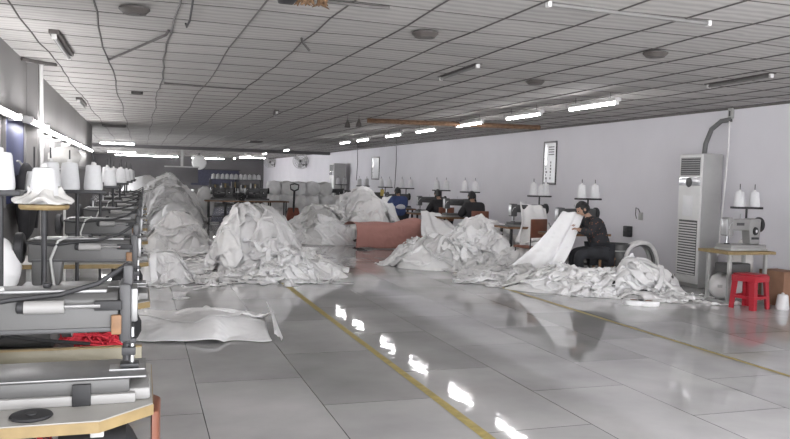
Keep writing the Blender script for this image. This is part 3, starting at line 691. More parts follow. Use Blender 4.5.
t = thing('pipe_coil', 'coiled white-banded pipe leaning behind the long heap left of the air conditioner', 'coil', (7.75, 10.6, .0))
for k in range(4):
    r = .3 - .03 * (k % 2); yy = -.07 + .055 * k
    MB().tube([(r * math.cos(a), yy + .02 * math.sin(3 * a), .345 + r * math.sin(a)) for a in [2 * PI * q / 36 for q in range(36)]], .032, 8, True).obj('pipe_turn', ['pvc', 'hose', 'pvc', 'leg'][k], t)
t = thing('metal_bin', 'grey metal bin beside the coiled pipe', 'bin', (7.45, 10.75, 0))
MB().lathe([(.14, 0), (.16, .02), (.18, .60), (.195, .615), (.17, .615), (.19, .03), (.02, .02)], seg=24).obj('body', 'enamel', t); MB().tube([(.185 * math.cos(a), .185 * math.sin(a), .5) for a in [2 * PI * q / 24 for q in range(24)]], .012, 6, True).obj('hoop', 'leg', t)
t = thing('switch_box', 'small dark switch box on the wall behind the coiled pipe', 'switch box', (XR, 12.07, .62))
MB().box(-.1, 0, -.08, .08, 0, .2, .01).obj('case', 'iron', t); MB().box(-.12, -.098, -.03, .03, .1, .18, .005).obj('switch', 'enamel_d', t)
blob('plastic_bag', 'film', (8.36, 9.0, 0), (.16, .14, .42), 14, 'clear plastic bag standing under the wall behind the pale sewing table', 'plastic bag', .3)
blob('scrap_bag', 'fab4', (7.75, 8.62, 0), (.26, .18, .2), 15, 'grey bag of scraps under the pale sewing table', 'bag', .3)

# ------------------------------------------------------------------ cloth simulation: sheets settle on the floor and on each other
GX0, GY0, GS = -1.2, 5.0, .05
HF = np.zeros((200, 560))
def hs(P):
    fx = np.clip((P[..., 0] - GX0) / GS, 0, HF.shape[0] - 1.01); fy = np.clip((P[..., 1] - GY0) / GS, 0, HF.shape[1] - 1.01)
    i = fx.astype(int); j = fy.astype(int); u = fx - i; v = fy - j
    return HF[i, j] * (1 - u) * (1 - v) + HF[i + 1, j] * u * (1 - v) + HF[i, j + 1] * (1 - u) * v + HF[i + 1, j + 1] * u * v
def splat(V, sub=3, lift=.004):
    n, m = V.shape[:2]
    for a in range(sub):
        for b in range(sub):
            u, v = a / sub, b / sub
            Q = V[:-1, :-1] * (1 - u) * (1 - v) + V[1:, :-1] * u * (1 - v) + V[:-1, 1:] * (1 - u) * v + V[1:, 1:] * u * v
            i = np.clip(np.round((Q[..., 0] - GX0) / GS).astype(int), 0, HF.shape[0] - 1); j = np.clip(np.round((Q[..., 1] - GY0) / GS).astype(int), 0, HF.shape[1] - 1)
            np.maximum.at(HF, (i, j), Q[..., 2] + lift)
def simulate(sheets, n, m, steps=110, iters=5, bend=.25):
    """sheets: list of dicts cx, cy, w, h, yaw, c (packing), amp, seed; returns (B,n,m,3)"""
    B = len(sheets); P = np.zeros((B, n, m, 3)); rw = np.zeros((B, 1, 1)); rh = np.zeros((B, 1, 1))
    for b, s in enumerate(sheets):
        g = np.random.default_rng(s['seed'])
        u, v = np.meshgrid(np.linspace(-.5, .5, n), np.linspace(-.5, .5, m), indexing='ij')
        x = u * s['w'] * s['c']; y = v * s['h'] * s['c']; z = np.zeros_like(x); dx = np.zeros_like(x); dy = np.zeros_like(x)
        for q in range(9):
            k = g.normal(0, 1, 2) * (3 + 1.4 * q); ph = g.random(3) * 6.28; a = s['amp'] / (1 + .35 * q)
            ar = k[0] * u + k[1] * v
            z += a * np.sin(ar + ph[0]); dx += a * .7 * np.sin(ar * 1.1 + ph[1]); dy += a * .7 * np.sin(ar * .9 + ph[2])
        x, y = x + dx, y + dy
        ca, sa = math.cos(s['yaw']), math.sin(s['yaw'])
        P[b, ..., 0] = s['cx'] + x * ca - y * sa; P[b, ..., 1] = s['cy'] + x * sa + y * ca
        hh = hs(P[b]); P[b, ..., 2] = .5 * hh + .5 * hh.max() + .04 + z - z.min() * .7
        P[b, ..., 2] = np.maximum(P[b, ..., 2], hh + .01) + g.normal(0, .004, z.shape)
        rw[b] = s['w'] / (n - 1); rh[b] = s['h'] / (m - 1)
    dg = np.sqrt(rw ** 2 + rh ** 2)
    cons = []
    S = slice
    for par in (0, 1):
        cons.append(((S(None), S(par, n - 1, 2), S(None)), (S(None), S(par + 1, n, 2), S(None)), rw, 1.))
        cons.append(((S(None), S(None), S(par, m - 1, 2)), (S(None), S(None), S(par + 1, m, 2)), rh, 1.))
        cons.append(((S(None), S(par, n - 1, 2), S(0, m - 1)), (S(None), S(par + 1, n, 2), S(1, m)), dg, .5))
        cons.append(((S(None), S(par, n - 1, 2), S(1, m)), (S(None), S(par + 1, n, 2), S(0, m - 1)), dg, .5))
    for st in range(4):
        if st < n - 2: cons.append(((S(None), S(st, n - 2, 4), S(None)), (S(None), S(st + 2, n, 4), S(None)), rw * 2, bend))
        if st < m - 2: cons.append(((S(None), S(None), S(st, m - 2, 4)), (S(None), S(None), S(st + 2, m, 4)), rh * 2, bend))
    Vl = np.zeros_like(P); dt = 1 / 45
    for it in range(steps):
        Vl *= .95; Vl[..., 2] -= 9.8 * dt * .6
        Q = P + np.clip(Vl * dt, -.05, .05)
        for _ in range(iters):
            for a, b, r, k in cons:
                A, Bv = Q[a], Q[b]; nn = min(A.shape[1], Bv.shape[1]), min(A.shape[2], Bv.shape[2])
                A = A[:, :nn[0], :nn[1]]; Bv = Bv[:, :nn[0], :nn[1]]
                d = Bv - A; L = np.sqrt((d * d).sum(-1)) + 1e-9
                e = (L - r) / L * (.5 * k)
                if k < 1 and r is not dg: e = np.minimum(e, 0)
                d *= e[..., None]; A += d; Bv -= d
        h = hs(Q) + .007; pen = Q[..., 2] < h
        Q[..., 2] = np.where(pen, h, Q[..., 2])
        f = pen[..., None] * .65
        Q[..., :2] = Q[..., :2] * (1 - f) + P[..., :2] * f
        Vl = (Q - P) / dt; P = Q
    return P
def mound(name, cx, cy, rx, ry, h, seed, m, lab, rot=0., flat=.0, floor_z=0.):
    """bundled fabric: a closed low-poly crumpled lump, also entered in the height field"""
    g = np.random.default_rng(seed); R, A = 26, 84
    ks = [(g.normal(0, 1, 2) * (2 + 1.2 * q), g.random() * 6.28) for q in range(9)]
    V = []
    for i in range(R + 1):
        t = i / R; row = []
        for j in range(A + 1):
            a = 2 * PI * (j % A) / A
            e = 1 + .12 * math.sin(3 * a + seed) + .08 * math.sin(5 * a + 2 * seed)
            x, y = t * e * rx * math.cos(a), t * e * ry * math.sin(a)
            hz = h * (1 - t ** 1.6) ** (.8)
            rd = sum((1 - abs(math.sin(k[0] * x + k[1] * y + p))) / (1 + .3 * q) for q, (k, p) in enumerate(ks)) / 4.2 - .5
            z = max(0.004, hz * (1 + .55 * rd) + .12 * rd * (1 - t)) if i < R else 0.004
            xr, yr = x * math.cos(rot) - y * math.sin(rot), x * math.sin(rot) + y * math.cos(rot)
            row.append((cx + xr, cy + yr, z + floor_z))
        V.append(row)
    V = np.array(V); splat(V, 4)
    o = MB().grid(V - np.array([cx, cy, 0])).obj(name, m, loc=(cx, cy, 0), angle=60); o.location.z = 0.0
    return tag(o, lab, 'fabric bundle')
def cloth_obj(name, V, m, lab, cat, group=None, thick=.004, sub=1):
    c = V.reshape(-1, 3).mean(0); c[2] = V[..., 2].min()
    o = MB().grid(V - c).obj(name, m, loc=tuple(c), angle=75)
    if sub:
        s = o.modifiers.new('smooth', 'SUBSURF'); s.levels = sub; s.render_levels = sub
    s = o.modifiers.new('thick', 'SOLIDIFY'); s.thickness = thick; s.offset = 1
    return tag(o, lab, cat, group)

# bundles at the heart of each heap
mound('fabric_bundle', 1.85, 12.7, .76, .62, 1.0, 1, 'fab2', 'tall crumpled fabric bundle at the heart of the tall middle heap')
mound('fabric_bundle', 2.35, 11.9, .7, .7, .34, 2, 'fab1', 'lower crumpled fabric bundle at the right foot of the tall middle heap')
mound('fabric_bundle', .30, 11.6, .42, .55, .42, 3, 'fab1', 'low crumpled fabric bundle beside the machines in the left row')
mound('fabric_bundle', .72, 16.5, .68, .85, .66, 4, 'fab1', 'white fabric bundle behind the low left heap')
mound('fabric_bundle', .75, 25.6, 1.25, 1.6, 1.3, 5, 'fab2', 'big greyish plastic-wrapped bundle at the far left in front of the back wall')
mound('fabric_bundle', 5.35, 18.9, .95, 1.3, 1.28, 6, 'fab1', 'big white fabric bundle at the heart of the far centre heap')
mound('fabric_bundle', 4.25, 18.6, 1.0, 1.3, .9, 7, 'fab2', 'low crumpled bundle at the left foot of the far centre heap')
mound('fabric_bundle', 5.15, 13.0, .85, .7, .48, 8, 'fab1', 'white fabric bundle in front of the salmon cloth')
mound('fabric_bundle', 6.3, 10.1, 1.2, .6, .2, 9, 'fab1', 'low broad bundle in the long heap before the seated worker')
mound('fabric_bundle', 7.1, 9.6, .55, .5, .46, 10, 'fab2', 'crumpled bundle at the right end of the long heap by the pale sewing table')
mound('fabric_bundle', 6.4, 14.0, .95, 1.5, .74, 11, 'fab1', 'white fabric bundle at the feet of the right-wall sewing tables')

mound('fabric_bundle', 6.75, 12.35, .55, .5, .5, 12, 'fab2', 'crumpled bundle around the half hidden brown-backed chair')
HEAPS = {
 'A': ('the tall middle heap', 12.3, [(1.65, 12.9, 2.0), (1.9, 12.4, 2.0), (1.5, 12.0, 1.5), (2.4, 12.2, 1.5), (1.2, 11.6, 1.2), (2.0, 11.5, 1.4), (2.55, 11.6, 1.2), (1.7, 11.25, 1.0), (1.7, 12.75, 1.7), (1.35, 12.5, 1.4), (2.2, 12.5, 1.7), (2.0, 12.2, 1.5)]),
 'B': ('the low heap beside the left row', 11.6, [(.25, 11.8, 1.1), (.25, 11.2, .9), (.35, 12.1, 1.1), (.15, 11.5, .8), (.4, 11.3, .8), (.3, 13.4, 1.0)]),
 'C': ('the heap behind the low left heap', 15, [(.7, 16.8, 1.9), (.5, 15.9, 1.5), (1.0, 16.4, 1.6), (.8, 17.1, 1.7), (.4, 15.0, 1.2), (1.1, 15.4, 1.2)]),
 'D': ('the far heap beyond the salmon cloth', 18.5, [(5.1, 19.3, 2.4), (5.6, 18.6, 2.2), (4.6, 18.6, 2.2), (4.0, 18.3, 1.9), (3.6, 18.0, 1.5), (4.4, 17.5, 1.6), (5.3, 17.9, 2.0), (5.9, 18.9, 1.8), (4.9, 18.5, 1.6)]),
 'F': ('the heap before the salmon cloth', 13, [(5.0, 13.2, 1.8), (5.4, 12.8, 1.6), (4.7, 12.9, 1.5), (5.2, 12.5, 1.3), (5.7, 12.7, 1.5), (5.9, 13.2, 1.5), (4.5, 13.4, 1.2)]),
 'G': ('the long low heap at right', 10, [(5.5, 10.9, 1.4), (6.0, 10.5, 1.5), (6.5, 10.2, 1.5), (6.9, 9.9, 1.4), (6.3, 9.5, 1.3), (6.8, 9.2, 1.2), (7.2, 9.5, 1.1), (5.8, 10.1, 1.2), (6.2, 10.6, 1.4), (7.0, 9.5, 1.0), (6.6, 8.95, .8), (5.3, 10.6, 1.3), (5.8, 9.95, 1.3), (6.2, 9.7, 1.3), (4.95, 10.9, 1.0), (7.35, 9.0, .9), (6.9, 8.8, .8)]),
 'H': ('the heap under the right-wall tables', 14, [(6.4, 14.4, 1.8), (6.6, 13.4, 1.7), (6.3, 12.6, 1.5), (6.8, 14.9, 1.7), (6.1, 13.6, 1.5), (6.5, 12.1, 1.3), (6.9, 12.4, 1.2), (5.7, 11.6, 1.4), (6.1, 11.9, 1.4), (6.3, 11.5, 1.2), (5.5, 12.0, 1.3), (5.2, 11.5, 1.2)]),
 'E': ('the grey pile at far left', 25.5, [(.6, 25.8, 2.2), (1.2, 25.2, 2.2), (1.0, 24.5, 2.0), (1.7, 25.5, 1.8), (.3, 24.8, 1.6), (.7, 25.5, 1.8), (.1, 25.5, 1.6)]),
 'K': ('the flat spread left of the middle heap', 14.5, [(1.2, 13.3, 1.3), (1.5, 15.6, 1.5), (1.2, 17.2, 1.8), (2.2, 14.6, 1.3), (.6, 12.9, 1.0), (1.9, 16.8, 1.5), (1.0, 14.0, 1.0), (2.9, 16.5, 1.5), (2.4, 18.2, 1.6)]),
}
random.seed(12)
layers = max(len(v[2]) for v in HEAPS.values()); done = {k: [] for k in HEAPS}
for Lr in range(layers):
    batch = []; keys = []
    for key, (nm, yc, lst) in HEAPS.items():
        if Lr < len(lst):
            x, y, s = lst[Lr]; flat = key == 'K'
            batch.append(dict(cx=x, cy=y, w=s * random.uniform(.9, 1.2), h=s * random.uniform(.75, 1.05), yaw=random.random() * 6.28, c=.52 if not flat else .72, amp=(.13 if not flat else .08) * min(1.3, s / 1.4), seed=100 + Lr * 20 + len(batch))); keys.append(key)
    P = simulate(batch, 44, 44)
    for b, key in enumerate(keys): splat(P[b]); done[key].append(P[b])
LW = ['leftmost', 'second from left', 'third from left', 'fourth from left', 'fifth from left', 'sixth from left', 'seventh from left', 'eighth from left', 'ninth from left', 'tenth from left', 'eleventh from left', 'twelfth from left', 'thirteenth from left', 'fourteenth from left', 'fifteenth from left', 'sixteenth from left', 'seventeenth from left', 'eighteenth from left']
for key, (nm, yc, lst) in HEAPS.items():
    order = sorted(range(len(lst)), key=lambda i: done[key][i][..., 0].mean() / done[key][i][..., 1].mean())
    for rank, i in enumerate(order):
        ms = ['fab2', 'fab1', 'fab4', 'fab2', 'fab1'] if key == 'E' else ['fab1', 'fab3', 'fab2', 'fab1', 'fab4', 'fab2', 'fab3']
        m = ms[(i + len(key)) % len(ms)]
        w_ = {'fab1': 'white', 'fab2': 'greyish white', 'fab3': 'bright white', 'fab4': 'dull grey'}[m]
        cloth_obj('fabric_sheet', done[key][i], m, '%s fabric sheet, %s in %s' % (w_, LW[rank], nm), 'fabric sheet', 'sheets in ' + nm)
# cut straps lying over the heaps
U = random.uniform
ST = [(U(.9, 2.8), U(11.0, 12.0), U(1.0, 1.8)) for k in range(22)] + [(U(5.3, 7.5), 0, U(.8, 1.6)) for k in range(34)] + [(U(5.8, 6.9), U(11.9, 14.2), U(.8, 1.5)) for k in range(16)] + [(U(0, .9), U(10.9, 12.6), U(.8, 1.2)) for k in range(8)] + [(U(4.4, 5.9), U(12.1, 13.2), U(.8, 1.4)) for k in range(12)] + [(U(.9, 2.2), U(13.3, 16.5), U(.8, 1.6)) for k in range(14)]
ST = [(x, y or 14.6 - .78 * x + U(-.6, .5), L) for x, y, L in ST]
batch = [dict(cx=x, cy=y, w=L, h=U(.06, .15), yaw=random.uniform(-.9, .9) + (PI / 2 if k % 3 == 0 else 0), c=.62, amp=.11, seed=700 + k) for k, (x, y, L) in enumerate(ST)]
P = simulate(batch, 44, 3, steps=90, iters=6, bend=.4)
NTH = 'first second third fourth fifth sixth seventh eighth ninth tenth eleventh twelfth thirteenth fourteenth fifteenth sixteenth seventeenth eighteenth nineteenth twentieth'.split()
NTH += ['twenty-' + q for q in NTH[:9]] + ['thirtieth'] + ['thirty-' + q for q in NTH[:9]]
SN = [('on the tall middle heap', 0, 22), ('on the long low heap at right', 22, 56), ('on the heap under the right-wall tables', 56, 72), ('on the low heap beside the left row', 72, 80), ('on the heap before the salmon cloth', 80, 92), ('strewn left of the middle heap', 92, 106)]
for nm, a, b in SN:
    order = sorted(range(a, b), key=lambda i: P[i, ..., 0].mean() / P[i, ..., 1].mean())
    for rank, i in enumerate(order):
        w_ = NTH[rank] + ' from left'
        cloth_obj('fabric_strap', P[i], ['fab3', 'fab1', 'fab2'][i % 3], 'narrow white strap, %s, %s' % (w_, nm), 'fabric strap', 'straps ' + nm, .003)
# sheets being sewn: hang from the tables to the floor
def draped(label, a, b, c, d, m, seed, sag=.1, rip=.035, cat='fabric sheet'):
    a, b, c, d = [np.array(p, float) for p in (a, b, c, d)]; n = 36; g = np.random.default_rng(seed); V = np.zeros((n, n, 3))
    ph = g.random(6) * 6.28
    for i in range(n):
        for j in range(n):
            u, v = i / (n - 1), j / (n - 1)
            p = (a * (1 - u) + b * u) * (1 - v) + (c * (1 - u) + d * u) * v
            q = rip * (.4 + v) * (math.sin(9 * u + ph[0] + 1.5 * v) + .6 * math.sin(17 * u + ph[1] - 2 * v) + .5 * math.sin(6 * v + 4 * u + ph[2]))
            V[i, j] = p + np.array([q * .5, -q, q * .6]); V[i, j, 2] -= sag * math.sin(PI * v) * (1 + .3 * math.sin(5 * u + ph[3]))
            V[i, j, 2] = max(V[i, j, 2], .012)
    splat(V)
    return cloth_obj('fabric_sheet', V, m, label, cat)
draped('broad white sheet running from the seated worker\'s hands down to the floor heap', (6.5, 10.95, 1.12), (6.88, 10.88, 1.08), (5.7, 11.0, .28), (6.28, 10.72, .12), 'fab3', 1, .10)
draped('white sheet bunched over the machine below the tall framed notice', (6.75, 12.95, 1.2), (7.25, 12.8, 1.1), (6.5, 12.5, .5), (7.3, 12.2, .5), 'fab1', 2, .05, .05)
draped('white sheet rising steeply beside the worker in the pale vest', (6.45, 20.6, 1.05), (6.7, 20.4, 1.1), (5.7, 19.2, .45), (6.5, 18.7, .4), 'fab3', 3, .1)
draped('white sheet sloping down in front of the worker in black coat', (6.25, 16.9, .85), (6.6, 16.6, .8), (5.6, 15.2, .35), (6.5, 14.8, .3), 'fab3', 4, -.05)
draped('white sheet sloping down in front of the brown-backed chair', (6.8, 15.2, .62), (7.15, 14.9, .62), (6.0, 13.6, .5), (6.8, 13.2, .45), 'fab1', 5, -.12)
# flat sheet in the foreground and a loose scrap
HF[:] = np.where(HF > 0, HF, 0)
draped('flat white fabric sheet lying alone on the tile floor beside the nearest machines', (-.1, 8.45, .10), (1.3, 8.55, .03), (-.06, 7.3, .02), (1.17, 7.05, .02), 'fab3', 8, -.07, .035)
draped('narrow upturned white strip at the right edge of the flat foreground sheet', (1.36, 8.6, .14), (1.42, 8.62, .02), (1.19, 7.1, .13), (1.27, 7.1, .015), 'fab3', 9, -.02, .012)
P = simulate([dict(cx=.75, cy=8.0, w=1.1, h=.7, yaw=.6, c=.8, amp=.06, seed=43), dict(cx=.3, cy=8.25, w=.7, h=.6, yaw=-.3, c=.8, amp=.05, seed=44), dict(cx=.5, cy=9.85, w=.26, h=.18, yaw=.4, c=.7, amp=.03, seed=45)], 24, 24, steps=80)
for i, (m, lab) in enumerate([('fab2', 'folded greyish flap of fabric lying on the flat foreground sheet'), ('fab1', 'small crumpled white piece at the back left of the flat foreground sheet'), ('fab3', 'tiny white fabric scrap alone on the floor beyond the flat foreground sheet')]):
    cloth_obj('fabric_piece', P[i], m, lab, 'fabric piece')

# salmon cloth
V = np.zeros((40, 16, 3))
for i in range(40):
    for j in range(16):
        u, v = i / 39, j / 15
        x = 4.50 + 1.62 * u; prof = [(0.02, 16.25), (.30, 16.22), (.52, 16.28), (.58, 16.42), (.58, 16.8), (.5, 17.3)]
        k = v * 5; q = min(4, int(k)); f = k - q; z = prof[q][0] * (1 - f) + prof[q + 1][0] * f; y = prof[q][1] * (1 - f) + prof[q + 1][1] * f
        z *= .96 + .12 * u + .05 * math.sin(7 * u + 1); y += .05 * math.sin(5 * u + 3 * v) + .1 * u
        V[i, j] = (x + .03 * math.sin(6 * v), y, max(.012, z + .025 * math.sin(11 * u + 4 * v)))
cloth_obj('fabric_roll', V, 'salmon', 'long folded salmon pink cloth lying across the white heaps', 'fabric bundle')
V = V[:, ::-1].copy(); splat(V)
for lab, c, w, s in [('black cloth thrown over the heap behind the low left heap', (.85, 17.2), .7, 5), ('dark rag on the right part of the long low heap', (6.72, 9.0), .28, 6), ('small black rag in the middle of the long low heap', (6.45, 9.35), .2, 7), ('dark cloth on top of the far centre heap', (5.05, 17.6), .55, 8), ('black bundle lying in the gap before the brown-backed chair', (6.75, 14.3), .4, 9)]:
    P = simulate([dict(cx=c[0], cy=c[1], w=w, h=w * .7, yaw=.3, c=.8, amp=.05, seed=s)], 18, 18, steps=60); cloth_obj('dark_cloth', P[0], 'black_cloth', lab, 'cloth')
for k, (x, y) in enumerate([(6.2, 8.55), (6.35, 8.45)]):
    t = thing('tape_roll', 'flat white tape roll on the floor before the long low heap, %s of two' % ['left', 'right'][k], 'tape roll', (x, y, 0))
    MB().lathe([(.06, 0), (.14, 0), (.145, .01), (.145, .05), (.14, .06), (.06, .06), (.06, .0)], seg=28).obj('wound_tape', 'fab3', t); MB().lathe([(.05, .004), (.058, .004), (.058, .058), (.05, .058), (.05, .004)], seg=20).obj('core', 'brown_card', t)

# ------------------------------------------------------------------ far centre: sacks, pallet jack, thread racks
def sack_mesh(seed):
    random.seed(seed); t = bmesh.new(); bmesh.ops.create_cube(t, size=1); bmesh.ops.subdivide_edges(t, edges=t.edges, cuts=7, use_grid_fill=True)
    p = [random.random() * 6 for _ in range(6)]
    for v in t.verts:
        x, y, z = v.co * 2
        q = 1.04 - .07 * (abs(x * z) ** 2 + abs(x * y) ** 2 + abs(y * z) ** 2) - .04 * abs(x * z)
        n = .03 * math.sin(5 * x + p[0]) * math.sin(6 * z + p[1]) + .025 * math.sin(9 * y + p[2] + 5 * x) + .02 * math.sin(13 * z + 4 * x + p[3])
        v.co = Vector((x * .235 * q, y * .3 * q, z * .232 * q)) * (1 + n * 1.4)
    return t
SK = []
for s in range(3):
    mb = MB(); mb._add(sack_mesh(s)); SK.append(mb.mesh('sack', 60))
    SK[-1].materials.append(W[['fab1', 'fab3', 'fab3'][s]])
LV = ['bottom', 'middle', 'top']
for c in range(6):
    for r in range(3):
        if c == 5 and r == 2: continue
        o = D.objects.new('sack', SK[(c + r) % 3]); COL.objects.link(o)
        o.location = (4.35 + .46 * c + .03 * math.sin(c * 5 + r), 26.6 + .05 * math.sin(3 * c + r), .235 + .465 * r + .0)
        o.rotation_euler = (0, 0, .15 * math.sin(c * 3 + r * 2))
        tag(o, 'stuffed white sack, %s of its stack, %s stack from the left beyond the pallet jack' % (LV[r], ['first', 'second', 'third', 'fourth', 'fifth', 'last'][c]), 'sack', 'stacked white sacks')
t = thing('pallet_jack', 'pallet jack with upright black handle in front of the stacked white sacks', 'pallet jack', (4.75, 24.9, 0))
MB().box(-.3, -.12, .1, 1.1, .06, .12, .01).box(.12, .3, .1, 1.1, .06, .12, .01).obj('fork', 'jackred', t)
MB().prism([(-.28, .05), (.28, .05), (.16, .55), (-.16, .55)], -.08, .14, 'y', .02).obj('pump_housing', 'jackred', t)
MB().tube([(0, -.05, .4), (0, -.12, .9), (0, -.14, 1.12)], .035, 8).obj('handle_shaft', 'iron', t)
MB().tube([(0, -.14, 1.1), (-.12, -.15, 1.16), (-.14, -.15, 1.3), (0, -.15, 1.34), (.14, -.15, 1.3), (.12, -.15, 1.16), (0, -.14, 1.1)], .024, 8).obj('grip_loop', 'iron', t)
for sx in (-.14, .14): MB().cyl((sx - .03, -.02, .09), (sx + .03, -.02, .09), .09, seg=16).obj('wheel', 'rubber', t)

def rack(label, x, y, w, h, levels):
    t = thing('thread_rack', label, 'rack', (x, y, 0))
    for sx in (-w/2, 0, w/2):
        for sy in (-.2, .2): MB().box(sx - .02, sx + .02, sy - .02, sy + .02, 0, h, .003).obj('post', 'iron', t)
    for z in levels: MB().box(-w/2 - .02, w/2 + .02, -.22, .22, z - .02, z, .003).obj('shelf', 'iron', t)
    return t
rack('dark steel thread rack with a row of cones, in front of the dark back wall', 3.15, 27.2, 1.75, 1.42, [.5, .95, 1.42])
for k in range(11): thread_cone((2.37 + .155 * k, 27.1, 1.42), 'white thread cone on the top shelf of the far thread rack, %s' % LW[k], 'cones on the far thread rack', 1.15, .85)
for k in range(7): thread_cone((2.45 + .24 * k, 27.05, .95), 'white thread cone on the middle shelf of the far thread rack, %s' % LW[k], 'cones on the far thread rack', 1.15, .8)
for k in range(4):
    x, y = 2.5 + .55 * k, 25.2 + .2 * (k % 2)
    dup(tbr, (x + .0, y, 0), 0, 'far sewing table before the thread rack, %s' % LW[k], 'sewing tables before the thread rack')
    dup(mr, (x + .05, y, .75), 0, 'far dark sewing machine before the thread rack, %s' % LW[k], 'sewing machines before the thread rack') if k % 2 == 0 else None
for k in range(3): dup(mr, (2.62 + .56 * k, 27.2, .5), 0, 'dark sewing machine stored on the low shelf of the far thread rack, %s' % ['left', 'middle', 'right'][k], 'machines on the far thread rack')
for k in range(5): carton('dark carton behind cones on the far rack middle shelf, %s' % LW[k], (2.45 + .34 * k, 27.27, .95), .05 * k - .1, (.26, .16, .28 + .05 * (k % 3)), 'enamel_m')
blob('white_bag', 'fab3', (2.0, 26.0, .0), (.32, .3, .58), 21, 'upright white bag left of the far thread rack', 'bag', .2)
carton('grey-brown carton standing at the right side of the grey wrapped pile', (1.95, 26.9, 0), .1, (.6, .5, 1.05), 'leg')
blob('plastic_bundle', 'fab3', (.95, 23.9, 0), (.34, .3, .36), 31, 'small white bag at the front foot of the grey pile at far left', 'bag', .2)
blob('plastic_bundle', 'fab3', (.1, 27.8, 0), (.75, .8, .72), 22, 'white plastic bundle behind the grey wrapped pile at far left', 'bundle', .25)
t = thing('hanging_sign', 'dark board hung from a white post far off in front of the back wall', 'sign', (1.85, 38, 1.25))
MB().box(-.75, .75, -.02, .02, -.1, .62, .01).obj('board', 'wall_b', t); MB().box(-.8, .8, -.03, .03, .62, .68).obj('top_rail', 'leg', t); MB().box(-.06, .06, -.03, .03, .68, 1.57).obj('hanger', 'leg', t)
t = thing('blue_tarp', 'dull blue patch of cloth hanging on the dark back wall', 'tarp', (5.2, YB - .05, .6)); MB().box(-1.8, 1.6, -.01, .03, .2, 1.3, .01).obj('sheet', 'tarp', t); MB().cyl((-1.9, 0, 1.33), (1.7, 0, 1.33), .03).obj('rail', 'iron', t)

